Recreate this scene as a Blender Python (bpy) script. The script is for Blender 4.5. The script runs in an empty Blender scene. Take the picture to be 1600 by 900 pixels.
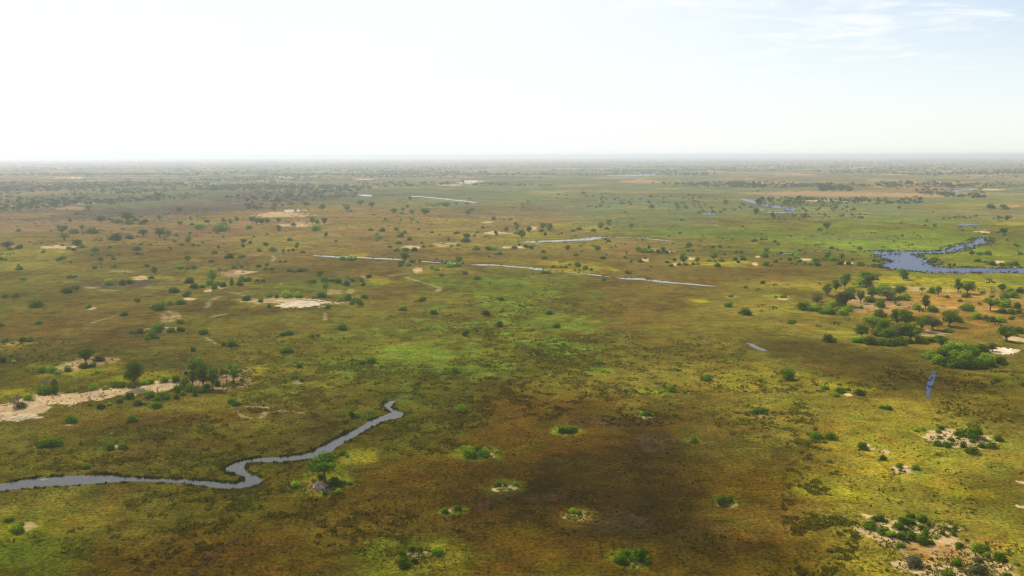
import bpy, math, random
import numpy as np
from mathutils import Vector, Matrix, Euler
from mathutils.geometry import tessellate_polygon

random.seed(7)
rng = np.random.default_rng(7)
scn = bpy.context.scene
col = scn.collection
PI = math.pi

# ------------------------------------------------------------ camera, sky, sun, exposure
CAM_H = 120.0
F = 1386.0                                   # focal length in pixels of a 1600 wide frame
PITCH = math.atan((450 - 243.0) / F)
ROLL = math.radians(-0.14)
cam_d = bpy.data.cameras.new('camera')
cam = bpy.data.objects.new('camera', cam_d); col.objects.link(cam)
cam_d.sensor_width = 36.0
cam_d.lens = 36.0 * F / 1600.0
cam_d.clip_start = 1.0
cam_d.clip_end = 120000.0
cam.location = (0, 0, CAM_H)
RM = Euler((PI / 2 - PITCH, 0, 0)).to_matrix() @ Matrix.Rotation(ROLL, 3, 'Z')
cam.rotation_euler = RM.to_euler()
scn.camera = cam
R = np.array(RM)

SUN_EL = math.radians(50)
SUN_AZ = math.radians(-38)                   # from +Y towards +X
SUN_DIR = Vector((math.sin(SUN_AZ) * math.cos(SUN_EL), math.cos(SUN_AZ) * math.cos(SUN_EL), math.sin(SUN_EL)))
w = bpy.data.worlds.new('World'); scn.world = w; w.use_nodes = True
nt = w.node_tree; nt.nodes.clear()
out = nt.nodes.new('ShaderNodeOutputWorld')
bg = nt.nodes.new('ShaderNodeBackground'); bg.inputs['Strength'].default_value = 0.07
sky = nt.nodes.new('ShaderNodeTexSky'); sky.sky_type = 'NISHITA'; sky.sun_disc = False
sky.sun_elevation = SUN_EL; sky.sun_rotation = SUN_AZ
sky.altitude = 900; sky.air_density = 1.0; sky.dust_density = 1.2; sky.ozone_density = 1.0
# thin high cirrus and a milky veil, laid out on the plane of a cloud deck
tc = nt.nodes.new('ShaderNodeTexCoord')
def wn(kind, *ins, op=None):
    n = nt.nodes.new(kind)
    if op: n.operation = op
    for i, v in enumerate(ins):
        if isinstance(v, (int, float, tuple)): n.inputs[i].default_value = v
        elif v is not None: nt.links.new(v, n.inputs[i])
    return n
def wmath(op, a, b=None, clamp=False):
    n = wn('ShaderNodeMath', a, b, op=op); n.use_clamp = clamp; return n.outputs[0]
def wrange(v, a, b, c, d, smooth=True):
    n = nt.nodes.new('ShaderNodeMapRange'); n.interpolation_type = 'SMOOTHSTEP' if smooth else 'LINEAR'
    for k, q in zip(('From Min', 'From Max', 'To Min', 'To Max'), (a, b, c, d)): n.inputs[k].default_value = q
    nt.links.new(v, n.inputs['Value']); return n.outputs[0]
sep = wn('ShaderNodeSeparateXYZ', tc.outputs['Generated'])
Z = wmath('MAXIMUM', sep.outputs['Z'], 0.0)
# the milky veil is thickest towards the sun and low over the horizon
dotn = wn('ShaderNodeVectorMath', tc.outputs['Generated'], (math.sin(SUN_AZ), math.cos(SUN_AZ), 0.0), op='DOT_PRODUCT')
veil_a = wrange(dotn.outputs['Value'], -0.3, 0.36, 0.0, 0.36); veil_b = wrange(dotn.outputs['Value'], 0.36, 0.86, 0.0, 0.93)
low = wmath('MULTIPLY', wrange(Z, 0.0, 0.16, 0.62, 0.0), wrange(dotn.outputs['Value'], -0.3, 0.4, 0.15, 1.0))
# cirrus on the plane of a high cloud deck
zo = wmath('ADD', Z, 0.05)
cmb = wn('ShaderNodeCombineXYZ', zo, zo, zo)
dv = wn('ShaderNodeVectorMath', tc.outputs['Generated'], cmb.outputs[0], op='DIVIDE')
mp = nt.nodes.new('ShaderNodeMapping'); mp.inputs['Scale'].default_value = (0.8, 0.9, 0.0)
mp.inputs['Rotation'].default_value = (0, 0, math.radians(20)); mp.inputs['Location'].default_value = (0.9, 1.4, 0)
nt.links.new(dv.outputs[0], mp.inputs[0])
n1 = wn('ShaderNodeTexNoise', mp.outputs[0]); n1.inputs['Scale'].default_value = 2.8; n1.inputs['Detail'].default_value = 9
n1.inputs['Roughness'].default_value = 0.62; n1.inputs['Distortion'].default_value = 0.4
n2 = wn('ShaderNodeTexNoise', mp.outputs[0]); n2.inputs['Scale'].default_value = 0.45; n2.inputs['Detail'].default_value = 3
ci = wrange(wmath('MULTIPLY', n1.outputs['Fac'], n2.outputs['Fac']), 0.22, 0.38, 0.0, 0.9)
ci = wmath('MULTIPLY', ci, wrange(Z, 0.05, 0.11, 0.0, 1.0))
def screen(a, b):
    return wmath('SUBTRACT', 1.0, wmath('MULTIPLY', wmath('SUBTRACT', 1.0, a), wmath('SUBTRACT', 1.0, b)))
fac = screen(screen(screen(veil_a, veil_b), low), ci)
mixc = nt.nodes.new('ShaderNodeMix'); mixc.data_type = 'RGBA'
nt.links.new(fac, mixc.inputs['Factor'])
skb = wn('ShaderNodeVectorMath', sky.outputs[0], op='SCALE'); skb.inputs['Scale'].default_value = 1.4
nt.links.new(skb.outputs[0], mixc.inputs['A']); mixc.inputs['B'].default_value = (9.7, 9.95, 9.8, 1)
nt.links.new(mixc.outputs['Result'], bg.inputs['Color'])
nt.links.new(bg.outputs[0], out.inputs['Surface'])

sun_d = bpy.data.lights.new('sun', 'SUN'); sun_d.energy = 4.3; sun_d.angle = math.radians(0.6)
sun_d.color = (1.0, 0.95, 0.87)
sun = bpy.data.objects.new('sun', sun_d); col.objects.link(sun)
sun.rotation_euler = (PI / 2 - SUN_EL, 0, PI - SUN_AZ)
sun.location = (-200, 200, 400)
scn.view_settings.view_transform = 'Standard'; scn.view_settings.look = 'None'
scn.view_settings.exposure = 0.56; scn.view_settings.gamma = 1.0
scn.view_settings.use_curve_mapping = False
scn.cycles.use_denoising = True
scn.cycles.pixel_filter_type = 'BLACKMAN_HARRIS'; scn.cycles.filter_width = 1.1
scn.cycles.max_bounces = 5; scn.cycles.diffuse_bounces = 2; scn.cycles.glossy_bounces = 2
scn.cycles.transmission_bounces = 3; scn.cycles.volume_bounces = 1; scn.cycles.transparent_max_bounces = 6

# ------------------------------------------------------------ helpers
def lin(c):
    c = np.asarray(c, float) / 255.0
    return np.where(c <= 0.04045, c / 12.92, ((c + 0.055) / 1.055) ** 2.4)

def G(px, py):
    """ground point seen at a pixel of the photograph: where the thing stands"""
    px = np.asarray(px, float); py = np.asarray(py, float)
    d = np.stack([(px - 800) / F, (450 - py) / F, -np.ones_like(px)], -1) @ R.T
    t = CAM_H / np.maximum(-d[..., 2], 1e-4)
    return np.stack([d[..., 0] * t, d[..., 1] * t], -1)

def depth_at(x, y):
    v = np.array([x, y, -CAM_H]) @ R
    return -v[2]

def to_px(X, Y):
    v = np.stack([X, Y, -CAM_H * np.ones_like(X)], -1) @ R
    dz = np.maximum(-v[..., 2], 30.0)
    return 800 + F * v[..., 0] / dz, 450 - F * v[..., 1] / dz

_T = rng.random((256, 256))
def vnoise(x, y):
    xi = np.floor(x).astype(np.int64); yi = np.floor(y).astype(np.int64)
    fx = x - xi; fy = y - yi
    fx = fx * fx * (3 - 2 * fx); fy = fy * fy * (3 - 2 * fy)
    a = _T[xi & 255, yi & 255]; b = _T[(xi + 1) & 255, yi & 255]
    c = _T[xi & 255, (yi + 1) & 255]; d = _T[(xi + 1) & 255, (yi + 1) & 255]
    return (a * (1 - fx) + b * fx) * (1 - fy) + (c * (1 - fx) + d * fx) * fy
def fbm(x, y, s, o=4):
    x = x / s; y = y / s
    t = 0; a = 1; n = 0
    for k in range(o):
        t = t + a * vnoise(x + 17.3 * k, y + 5.1 * k); n += a; a *= 0.55; x = x * 2.03; y = y * 2.03
    return t / n

def mesh_obj(name, verts, faces, mats, cols=None, link=True, mat_idx=None, smooth=False, colname='Col'):
    """faces: (n,k) array with one k, or a list of such arrays"""
    me = bpy.data.meshes.new(name)
    verts = np.asarray(verts, np.float32)
    if isinstance(faces, np.ndarray): faces = [faces]
    nl = sum(f.size for f in faces); nf = sum(len(f) for f in faces)
    me.vertices.add(len(verts)); me.vertices.foreach_set('co', verts.ravel())
    me.loops.add(nl); me.polygons.add(nf)
    me.loops.foreach_set('vertex_index', np.concatenate([f.ravel() for f in faces]).astype(np.int32))
    tot = np.concatenate([np.full(len(f), f.shape[1], np.int32) for f in faces])
    st = np.concatenate([[0], np.cumsum(tot)[:-1]]).astype(np.int32)
    me.polygons.foreach_set('loop_start', st)
    if mat_idx is not None: me.polygons.foreach_set('material_index', np.asarray(mat_idx, np.int32))
    if cols is not None:
        a = me.color_attributes.new(colname, 'FLOAT_COLOR', 'POINT')
        c = np.ones((len(verts), 4), np.float32); c[:, :cols.shape[1]] = cols
        a.data.foreach_set('color', c.ravel())
    me.update(calc_edges=True)
    if smooth: me.polygons.foreach_set('use_smooth', np.ones(nf, bool))
    for m in (mats if isinstance(mats, (list, tuple)) else [mats]): me.materials.append(m)
    if not link: return me
    o = bpy.data.objects.new(name, me); col.objects.link(o)
    return o

def new_mat(name):
    m = bpy.data.materials.new(name); m.use_nodes = True
    t = m.node_tree; t.nodes.clear()
    o = t.nodes.new('ShaderNodeOutputMaterial')
    return m, t, o
def N(t, kind, **kw):
    n = t.nodes.new(kind)
    for k, v in kw.items(): setattr(n, k, v)
    return n

# ------------------------------------------------------------ materials
def mat_ground():
    m, t, o = new_mat('floodplain_ground')
    L = t.links
    p = N(t, 'ShaderNodeBsdfDiffuse'); p.inputs['Roughness'].default_value = 0.8
    at = N(t, 'ShaderNodeVertexColor'); at.layer_name = 'Col'
    tcn = N(t, 'ShaderNodeTexCoord')
    def noise(scale, det, rough=0.6, dist=0.0, sc=(1, 1, 1)):
        mpn = N(t, 'ShaderNodeMapping'); mpn.inputs['Scale'].default_value = sc
        L.new(tcn.outputs['Object'], mpn.inputs[0])
        n = N(t, 'ShaderNodeTexNoise'); n.inputs['Scale'].default_value = scale
        n.inputs['Detail'].default_value = det; n.inputs['Roughness'].default_value = rough
        n.inputs['Distortion'].default_value = dist
        L.new(mpn.outputs[0], n.inputs[0]); return n
    def rng_(src, a, b, c, d):
        r = N(t, 'ShaderNodeMapRange'); r.inputs['From Min'].default_value = a; r.inputs['From Max'].default_value = b
        r.inputs['To Min'].default_value = c; r.inputs['To Max'].default_value = d
        L.new(src, r.inputs['Value']); return r.outputs[0]
    def mul(a, b):
        n = N(t, 'ShaderNodeMath', operation='MULTIPLY'); L.new(a, n.inputs[0]); L.new(b, n.inputs[1]); return n.outputs[0]
    fine = noise(0.75, 5, 0.72)
    mid = noise(0.11, 5, 0.65, 0.6)
    big = noise(0.018, 5, 0.62, 0.8)
    huge = noise(0.0028, 6, 0.6, 0.5)
    f1 = rng_(fine.outputs['Fac'], 0.30, 0.70, 0.20, 1.80)
    f2 = rng_(mid.outputs['Fac'], 0.30, 0.70, 0.58, 1.42)
    f3 = rng_(big.outputs['Fac'], 0.30, 0.70, 0.66, 1.30)
    f4 = rng_(huge.outputs['Fac'], 0.3, 0.7, 0.76, 1.2)
    v = mul(mul(f1, f2), mul(f3, f4))
    vm = N(t, 'ShaderNodeVectorMath', operation='SCALE'); L.new(at.outputs['Color'], vm.inputs[0]); L.new(v, vm.inputs['Scale'])
    # patches of greener and of redder growth
    hue = noise(0.035, 5, 0.65, 1.2)
    hr = N(t, 'ShaderNodeValToRGB')
    cr = hr.color_ramp; cr.elements[0].position = 0.36; cr.elements[0].color = (1.07, 0.95, 0.85, 1)
    cr.elements[1].position = 0.64; cr.elements[1].color = (0.90, 1.08, 0.92, 1)
    L.new(hue.outputs['Fac'], hr.inputs[0])
    mm = N(t, 'ShaderNodeVectorMath', operation='MULTIPLY'); L.new(vm.outputs[0], mm.inputs[0]); L.new(hr.outputs[0], mm.inputs[1])
    # the sandy ground (alpha 0) takes less of this mottling
    mx = N(t, 'ShaderNodeMix', data_type='RGBA'); L.new(at.outputs['Alpha'], mx.inputs['Factor'])
    sm = N(t, 'ShaderNodeVectorMath', operation='SCALE'); L.new(at.outputs['Color'], sm.inputs[0])
    L.new(mul(rng_(mid.outputs['Fac'], 0.3, 0.7, 0.66, 1.2), rng_(fine.outputs['Fac'], 0.3, 0.7, 0.72, 1.25)), sm.inputs['Scale'])
    L.new(sm.outputs[0], mx.inputs['A']); L.new(mm.outputs[0], mx.inputs['B'])
    L.new(mx.outputs['Result'], p.inputs['Color'])
    bu = N(t, 'ShaderNodeBump'); bu.inputs['Strength'].default_value = 0.55; bu.inputs['Distance'].default_value = 0.5
    L.new(fine.outputs['Fac'], bu.inputs['Height']); L.new(bu.outputs[0], p.inputs['Normal'])
    L.new(p.outputs[0], o.inputs['Surface'])
    return m

def mat_leaf(name, base, var=0.35, transl=0.18):
    m, t, o = new_mat(name); L = t.links
    at = N(t, 'ShaderNodeVertexColor'); at.layer_name = 'Col'
    oi = N(t, 'ShaderNodeObjectInfo')
    mr_ = N(t, 'ShaderNodeMapRange'); mr_.inputs['To Min'].default_value = 1 - var; mr_.inputs['To Max'].default_value = 1 + var
    L.new(oi.outputs['Random'], mr_.inputs['Value'])
    rgb = N(t, 'ShaderNodeRGB'); rgb.outputs[0].default_value = (*base, 1)
    a = N(t, 'ShaderNodeVectorMath', operation='MULTIPLY'); L.new(rgb.outputs[0], a.inputs[0]); L.new(at.outputs['Color'], a.inputs[1])
    b = N(t, 'ShaderNodeVectorMath', operation='SCALE'); L.new(a.outputs[0], b.inputs[0]); L.new(mr_.outputs[0], b.inputs['Scale'])
    d = N(t, 'ShaderNodeBsdfDiffuse'); tr = N(t, 'ShaderNodeBsdfTranslucent')
    L.new(b.outputs[0], d.inputs['Color'])
    c = N(t, 'ShaderNodeVectorMath', operation='MULTIPLY'); c.inputs[1].default_value = (1.25, 1.35, 0.6)
    L.new(b.outputs[0], c.inputs[0]); L.new(c.outputs[0], tr.inputs['Color'])
    mx = N(t, 'ShaderNodeMixShader'); mx.inputs[0].default_value = transl
    L.new(d.outputs[0], mx.inputs[1]); L.new(tr.outputs[0], mx.inputs[2]); L.new(mx.outputs[0], o.inputs['Surface'])
    return m

def mat_plain(name, base, scale=3.0, amp=0.3, vcol=False):
    m, t, o = new_mat(name); L = t.links
    d = N(t, 'ShaderNodeBsdfDiffuse')
    tcn = N(t, 'ShaderNodeTexCoord'); n = N(t, 'ShaderNodeTexNoise'); n.inputs['Scale'].default_value = scale
    n.inputs['Detail'].default_value = 6
    L.new(tcn.outputs['Object'], n.inputs[0])
    r = N(t, 'ShaderNodeMapRange'); r.inputs['From Min'].default_value = 0.3; r.inputs['From Max'].default_value = 0.7
    r.inputs['To Min'].default_value = 1 - amp; r.inputs['To Max'].default_value = 1 + amp
    L.new(n.outputs['Fac'], r.inputs['Value'])
    s = N(t, 'ShaderNodeVectorMath', operation='SCALE'); L.new(r.outputs[0], s.inputs['Scale'])
    if vcol:
        at = N(t, 'ShaderNodeVertexColor'); at.layer_name = 'Col'; L.new(at.outputs['Color'], s.inputs[0])
    else:
        s.inputs[0].default_value = base
    L.new(s.outputs[0], d.inputs['Color'])
    b = N(t, 'ShaderNodeBump'); b.inputs['Strength'].default_value = 0.4; b.inputs['Distance'].default_value = 0.1
    L.new(n.outputs['Fac'], b.inputs['Height']); L.new(b.outputs[0], d.inputs['Normal'])
    L.new(d.outputs[0], o.inputs['Surface'])
    return m

def mat_water(name, deep, weed, rough=0.16, weedy=0.60, ior=1.25):
    m, t, o = new_mat(name); L = t.links
    tcn = N(t, 'ShaderNodeTexCoord')
    n = N(t, 'ShaderNodeTexNoise'); n.inputs['Scale'].default_value = 0.14; n.inputs['Detail'].default_value = 8
    n.inputs['Roughness'].default_value = 0.7; L.new(tcn.outputs['Object'], n.inputs[0])
    cr = N(t, 'ShaderNodeValToRGB'); cr.color_ramp.elements[0].position = weedy - 0.02; cr.color_ramp.elements[0].color = (*deep, 1)
    cr.color_ramp.elements[1].position = weedy + 0.08; cr.color_ramp.elements[1].color = (*weed, 1)
    L.new(n.outputs['Fac'], cr.inputs[0])
    p = N(t, 'ShaderNodeBsdfPrincipled'); L.new(cr.outputs[0], p.inputs['Base Color'])
    rr = N(t, 'ShaderNodeMapRange'); rr.inputs['From Min'].default_value = weedy; rr.inputs['From Max'].default_value = weedy + 0.08
    rr.inputs['To Min'].default_value = rough; rr.inputs['To Max'].default_value = 0.7
    L.new(n.outputs['Fac'], rr.inputs['Value']); L.new(rr.outputs[0], p.inputs['Roughness'])
    p.inputs['IOR'].default_value = ior
    mpn = N(t, 'ShaderNodeMapping'); mpn.inputs['Scale'].default_value = (0.6, 1.4, 1)
    L.new(tcn.outputs['Object'], mpn.inputs[0])
    wv = N(t, 'ShaderNodeTexNoise'); wv.inputs['Scale'].default_value = 0.9; wv.inputs['Detail'].default_value = 5
    L.new(mpn.outputs[0], wv.inputs[0])
    b = N(t, 'ShaderNodeBump'); b.inputs['Strength'].default_value = 0.22; b.inputs['Distance'].default_value = 0.25
    L.new(wv.outputs['Fac'], b.inputs['Height']); L.new(b.outputs[0], p.inputs['Normal'])
    L.new(p.outputs[0], o.inputs['Surface'])
    return m

M_GROUND = mat_ground()
M_BUSH = mat_leaf('dark_leaves', (0.082, 0.142, 0.004))
M_LBUSH = mat_leaf('bright_leaves', (0.150, 0.235, 0.008))
M_GBUSH = mat_leaf('grey_green_leaves', (0.125, 0.135, 0.052))
M_TREE = mat_leaf('tree_leaves', (0.130, 0.200, 0.008))
M_GTREE = mat_leaf('greyish_tree_leaves', (0.135, 0.150, 0.050))
M_FAR = mat_leaf('far_tree_leaves', (0.052, 0.078, 0.018), 0.0)
M_BARK = mat_plain('bark', (0.13, 0.105, 0.08), 3.0, 0.35)
M_TWIG = mat_plain('bare_twigs', (0.17, 0.135, 0.115), 3.0, 0.25)
M_MOUND = mat_plain('termite_clay', (0.30, 0.245, 0.19), 0.8, 0.3)
M_TUFT = mat_leaf('tussock_grass', (1, 1, 1), 0.0, 0.45)
M_REED = mat_leaf('reeds_green', (1, 1, 1), 0.0, 0.3)
M_RIVER = mat_water('river_water', (0.035, 0.036, 0.034), (0.10, 0.11, 0.045), 0.12, 0.615)
M_CHANNEL = mat_water('channel_water', (0.09, 0.09, 0.08), (0.10, 0.11, 0.045), 0.2, 0.80, 1.33)
M_LAKE = mat_water('lake_water', (0.026, 0.040, 0.090), (0.07, 0.10, 0.05), 0.25, 0.60, 1.10)  # blue of the reflected sky is put into the lake's base colour

# ------------------------------------------------------------ ground colour survey
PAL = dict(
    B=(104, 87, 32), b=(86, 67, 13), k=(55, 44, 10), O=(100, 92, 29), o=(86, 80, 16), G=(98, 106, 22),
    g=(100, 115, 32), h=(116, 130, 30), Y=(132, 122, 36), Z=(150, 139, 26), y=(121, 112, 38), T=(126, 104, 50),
    P=(130, 104, 66), M=(86, 76, 62), S=(100, 108, 62), D=(68, 58, 38), W=(230, 214, 178), s=(216, 188, 136),  # D also paints water glints as grey streaks on the dark plain
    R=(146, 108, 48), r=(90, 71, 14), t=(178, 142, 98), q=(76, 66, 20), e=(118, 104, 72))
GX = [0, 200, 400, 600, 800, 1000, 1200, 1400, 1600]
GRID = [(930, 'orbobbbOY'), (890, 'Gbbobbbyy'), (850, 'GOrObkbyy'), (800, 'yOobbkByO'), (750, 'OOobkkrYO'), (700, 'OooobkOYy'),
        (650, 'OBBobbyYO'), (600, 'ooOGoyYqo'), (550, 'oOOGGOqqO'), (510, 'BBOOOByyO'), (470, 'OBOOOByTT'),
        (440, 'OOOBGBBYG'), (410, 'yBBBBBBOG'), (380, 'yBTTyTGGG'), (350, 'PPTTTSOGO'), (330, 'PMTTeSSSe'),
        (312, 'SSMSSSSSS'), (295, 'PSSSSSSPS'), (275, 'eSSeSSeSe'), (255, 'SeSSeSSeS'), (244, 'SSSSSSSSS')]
BLOBS = '''
900 750 150 50 k .9;1000 785 120 45 k .85;760 722 95 36 b .75;950 832 95 32 k .6;650 740 80 25 b .6;870 668 120 24 b .5;960 815 60 14 D .55
1030 692 32 24 D .6;850 776 45 6 D .5;930 660 60 10 D .4;1120 860 90 40 k .5;740 893 90 22 r .7;400 893 120 22 r .6;250 655 110 14 b .45;560 830 110 30 b .5
1150 690 80 40 B .5;1180 760 60 30 r .5;420 855 90 24 b .5;130 660 60 10 B .5;560 770 60 15 b .4
650 872 100 32 G .7;660 872 62 21 Y .75;988 872 85 26 r .6;988 874 38 15 G .9;899 804 44 17 r .6;899 804 26 10 Y .8;742 709 44 13 G .8;742 709 34 9 Y .6
792 762 36 11 G .6;708 799 24 8 G .9;1132 784 32 12 G .6;505 752 72 25 G .7;510 757 52 18 Y .55;562 710 30 12 Y .75;885 673 30 9 h .6;1085 690 20 6 g .6;1010 650 20 5 g .6
1310 772 62 13 Z .6;1500 766 60 13 Z .5;1345 788 62 10 Y .75;1470 785 16 38 Y .5;1320 692 62 15 Y .5;1410 735 62 20 Y .5;1365 888 60 16 Y .5;1400 700 60 16 Y .45
1240 588 50 10 Y .6;1330 606 60 9 Z .45;1405 630 50 10 Y .6;1160 598 70 12 Y .65;1060 585 70 22 y .7;1260 640 60 18 Y .5;1180 560 70 16 y .5
1090 470 16 3 Z .95;1142 463 24 5 Z .85;1220 464 24 4 Z .85;1165 492 26 4 Y .8;1240 447 100 8 Y .4;1400 438 65 5 Z .7;1490 441 130 7 Z .5;1240 478 90 16 y .7
1310 486 90 16 Y .45;1330 514 30 20 Y .6;1505 562 82 30 Y .55;1400 545 80 10 Y .5;1450 485 120 42 R .5;1530 470 80 22 R .55;1370 470 50 18 t .5;1560 500 60 16 R .5;1580 520 40 14 y .6
1575 548 24 6 W 1;1590 530 22 5 s .9;1450 520 30 6 s .7;1430 452 60 4 s .4;1330 466 14 6 s .5;1360 478 40 7 t .6
660 552 75 22 g .75;560 562 60 18 G .6;705 577 75 14 g .5;840 505 62 30 G .6;872 540 55 15 g .6;930 579 38 8 h .9;800 452 85 12 G .7;800 442 45 5 g .7;650 434 50 7 G .5
1015 612 30 3 h .8;870 570 90 16 o .5;620 600 110 20 o .5;700 640 90 24 o .5;510 610 90 26 O .5;1040 540 80 30 O .5;960 480 90 16 B .7
1200 366 260 14 G .6;1060 363 85 5 g .8;1330 377 160 13 g .7;1460 386 100 9 g .7;1150 378 110 5 B .5;1340 371 60 4 M .45;1230 350 70 5 B .4;900 402 120 6 B .5;1250 424 120 6 q .45
1400 560 175 20 q .8;1250 540 95 18 q .7;1510 602 130 13 q .7;1300 508 150 16 B .6;1360 585 90 12 b .5;1180 515 60 8 q .5;1450 430 130 3 G .8
60 352 160 8 P .8;45 396 62 6 Y .6;300 365 150 9 P .5;560 360 160 10 T .6;150 380 120 8 T .4;60 330 60 4 M .5;330 325 105 7 M .95;210 334 110 4 M .8;80 341 90 3 M .6
500 306 160 2 M .8;90 430 100 12 O .5;120 500 120 16 B .7;50 510 60 12 b .4;200 445 90 7 M .5;600 470 110 16 B .6;420 485 120 7 q .6;620 395 160 6 B .7;560 400 20 4 Z .6
540 447 60 10 y .7;590 438 24 6 Z .75;505 445 80 12 G .8;340 440 80 22 Y .5;240 433 30 5 Y .7;310 422 45 5 Y .6;290 408 40 3 Y .6;560 472 30 10 Y .6;390 473 30 8 Y .6
660 420 45 8 Y .5;700 422 40 6 Z .4;905 418 50 9 Z .6;870 412 30 4 Z .5;960 422 16 3 Z .7;1120 411 70 5 Z .6;1090 404 80 5 y .6;830 367 60 6 Y .6;930 358 45 6 Z .5;1155 410 20 3 Z .6
430 385 60 6 Y .4;110 572 60 13 Y .6;150 577 48 12 Z .45;395 588 22 16 Z .75;240 588 90 8 Z .5;15 617 30 8 Z .5;20 540 40 8 Y .5;300 632 110 12 Y .3;140 812 60 18 Y .4;40 825 45 14 Z .35
20 642 48 13 s 1;80 626 64 12 s 1;150 617 62 10 s 1;215 610 52 9 s .9;258 601 24 7 s 1;30 652 24 6 W .7;345 591 46 14 t .9;135 567 34 8 t .8;110 572 22 6 s .5
475 474 48 5 W 1;425 469 42 6 s .7;325 454 7 3 W .9;346 449 9 3 s .9;365 426 26 5 t .9;380 425 18 3 s .8;295 467 12 2 s 1;220 434 11 3 s 1;142 482 8 3 s .9
245 516 26 4 s .8;652 421 8 3 W 1;644 386 14 3 s 1;700 383 20 4 s .5;803 386 18 2.5 s 1;773 364 16 2.5 s 1;830 357 9 3 s .9;762 347 9 1.5 s .9;1008 406 7 3 s 1
1080 405 11 2 s 1;1025 391 14 1.5 W 1;1047 393 8 2 W 1;1055 413 7 2 s 1;1258 405 12 2 s 1;1180 413 5 3 W 1;1184 401 5 1.5 W 1;1325 411 7 2 W 1;1560 410 8 2.5 W 1;1535 362 10 1.5 s 1
95 386 24 2.5 s 1;445 335 40 4 s .8;465 351 25 3 s .9;460 329 15 1.5 W .9;370 350 25 5 t .5;480 347 35 5 t .6;1290 303 130 4 t .8;1420 305 60 3 t .8;1300 314 52 2 s .8;110 278 22 1.1 W 1
545 290 8 1.2 W 1;735 284 16 1.5 W 1;705 289 20 1.2 s 1;570 280 16 .9 s .9;230 274 70 1 t .9;450 277 30 .8 s .9;115 325 22 3 t .8;130 318 15 2 t .7;60 300 60 3 e .6;1545 296 30 1 s .8;1580 322 30 2 t .8
768 712 5.5 3 W 1;776 765 8 3 W 1;792 762 16 5 s .7;655 868 18 8 s .55;666 867 6 4 W .9;905 808 14 5 s .4;884 807 6 3 s .5;990 879 18 6 s .4;1326 617 8 4 s 1;1354 697 8 4 W 1;1362 701 8 3 W 1
1383 706 7 4 W 1;1408 734 20 7 s 1;1500 686 48 15 s .85;1512 697 12 6 W .9;1465 682 20 8 s .8;1415 832 78 26 s .75;1372 812 36 9 s .9;1484 847 12 6 W 1;1530 872 62 25 s .55;1470 896 75 15 s .8;1560 898 50 20 s .6
1460 862 52 14 R .7;1550 850 40 12 R .4;1595 753 12 2.5 s 1;1598 792 12 2.5 s 1;56 697 5 3 s 1;182 698 5 3 s 1;40 823 15 7 s .7;108 663 6 2 s .8;505 760 26 10 t .7;466 597 8 3 s .4
1142 464 8 2.5 W .9;1224 467 9 2 s 1;708 797 8 4 s .6;1132 786 22 8 s .4;1010 652 9 3 t .7;1190 651 14 3 t .6;438 441 3 3 W .5;1475 330 60 3 y .6;1585 350 30 3 Z .7;20 536 10 3 s .6'''
# ------------------------------------------------------------ trails (px polylines; colour, width m)
TRAILS = '''
s 2.2:357 456 369 459 380 462;s 1.8:372 458 385 456;s 2.6:331 469 339 465 347 463;s 1.8:322 481 325 472;s 2:253 491 257 496 260 503;s 2.2:265 486 270 494 269 502
s 1.4:271 488 284 497;s 1.6:328 496 340 493 353 491;s 2:425 400 429 404 427 408;s 2.4:135 449 151 450;s 3:157 453 180 454
s 1.3:144 505 165 498 183 493;s 2:104 441 118 440;s 4:182 423 200 425;s 2.6:518 453 514 460;s 2.6:530 453 527 459;s 2.6:549 452 547 458;s 2.4:609 431 630 428;s 2:637 434 651 438
s 1.2:651 438 684 448;s 2:686 448 685 455;s 1.3:509 488 508 500;s 1.4:322 527 335 537;s 1:385 635 415 637 440 641 490 646;s .9:366 643 390 654;s 1.4:415 644 409 652
Y .35:1450 626 1462 650 1466 700 1468 760 1471 805;k 1:1466 712 1500 700 1530 690 1600 684;k .8:1466 712 1440 722 1420 740;k .7:1345 705 1375 722 1400 740 1380 765
k .8:700 842 712 818 745 795;D 1.6:745 795 775 778 800 770;D 1.4:300 898 345 860 372 842;k .8:372 842 400 823 430 805;k .5:50 835 70 865 90 900;k .5:520 790 560 822 620 870;k .5:545 786 600 826 650 866
k .5:560 800 630 850;k .5:790 890 860 893 930 880;k .5:1150 780 1200 795 1250 800;k .5:820 760 900 768 980 770;k .5:1000 772 1090 776;k .6:1225 600 1290 640;k .5:1330 760 1380 738;k .6:1404 745 1420 790
k .6:1450 640 1500 655;s .8:1400 850 1420 872 1412 893;s .9:1460 843 1457 870;D .8:1290 800 1340 806
s 2:565 430 570 436;s 1.5:1440 453 1500 462 1600 468;s 2:1300 480 1380 478 1460 480 1560 484;W 2:1160 327 1200 327'''

tri = []
def parse_blobs():
    o = []
    for it in BLOBS.replace('\n', ';').split(';'):
        it = it.strip()
        if not it: continue
        a = it.split()
        px, py, rx, ry = map(float, a[:4])
        c = G(px, py)
        e = G(px + rx, py); n_ = G(px, max(py - ry, 246.0)); s_ = G(px, py + ry)
        o.append((c[0], c[1], np.hypot(*(e - c)), 0.5 * np.hypot(*(n_ - s_)), (c / np.hypot(*c)), a[4], float(a[5])))
    return o

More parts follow.
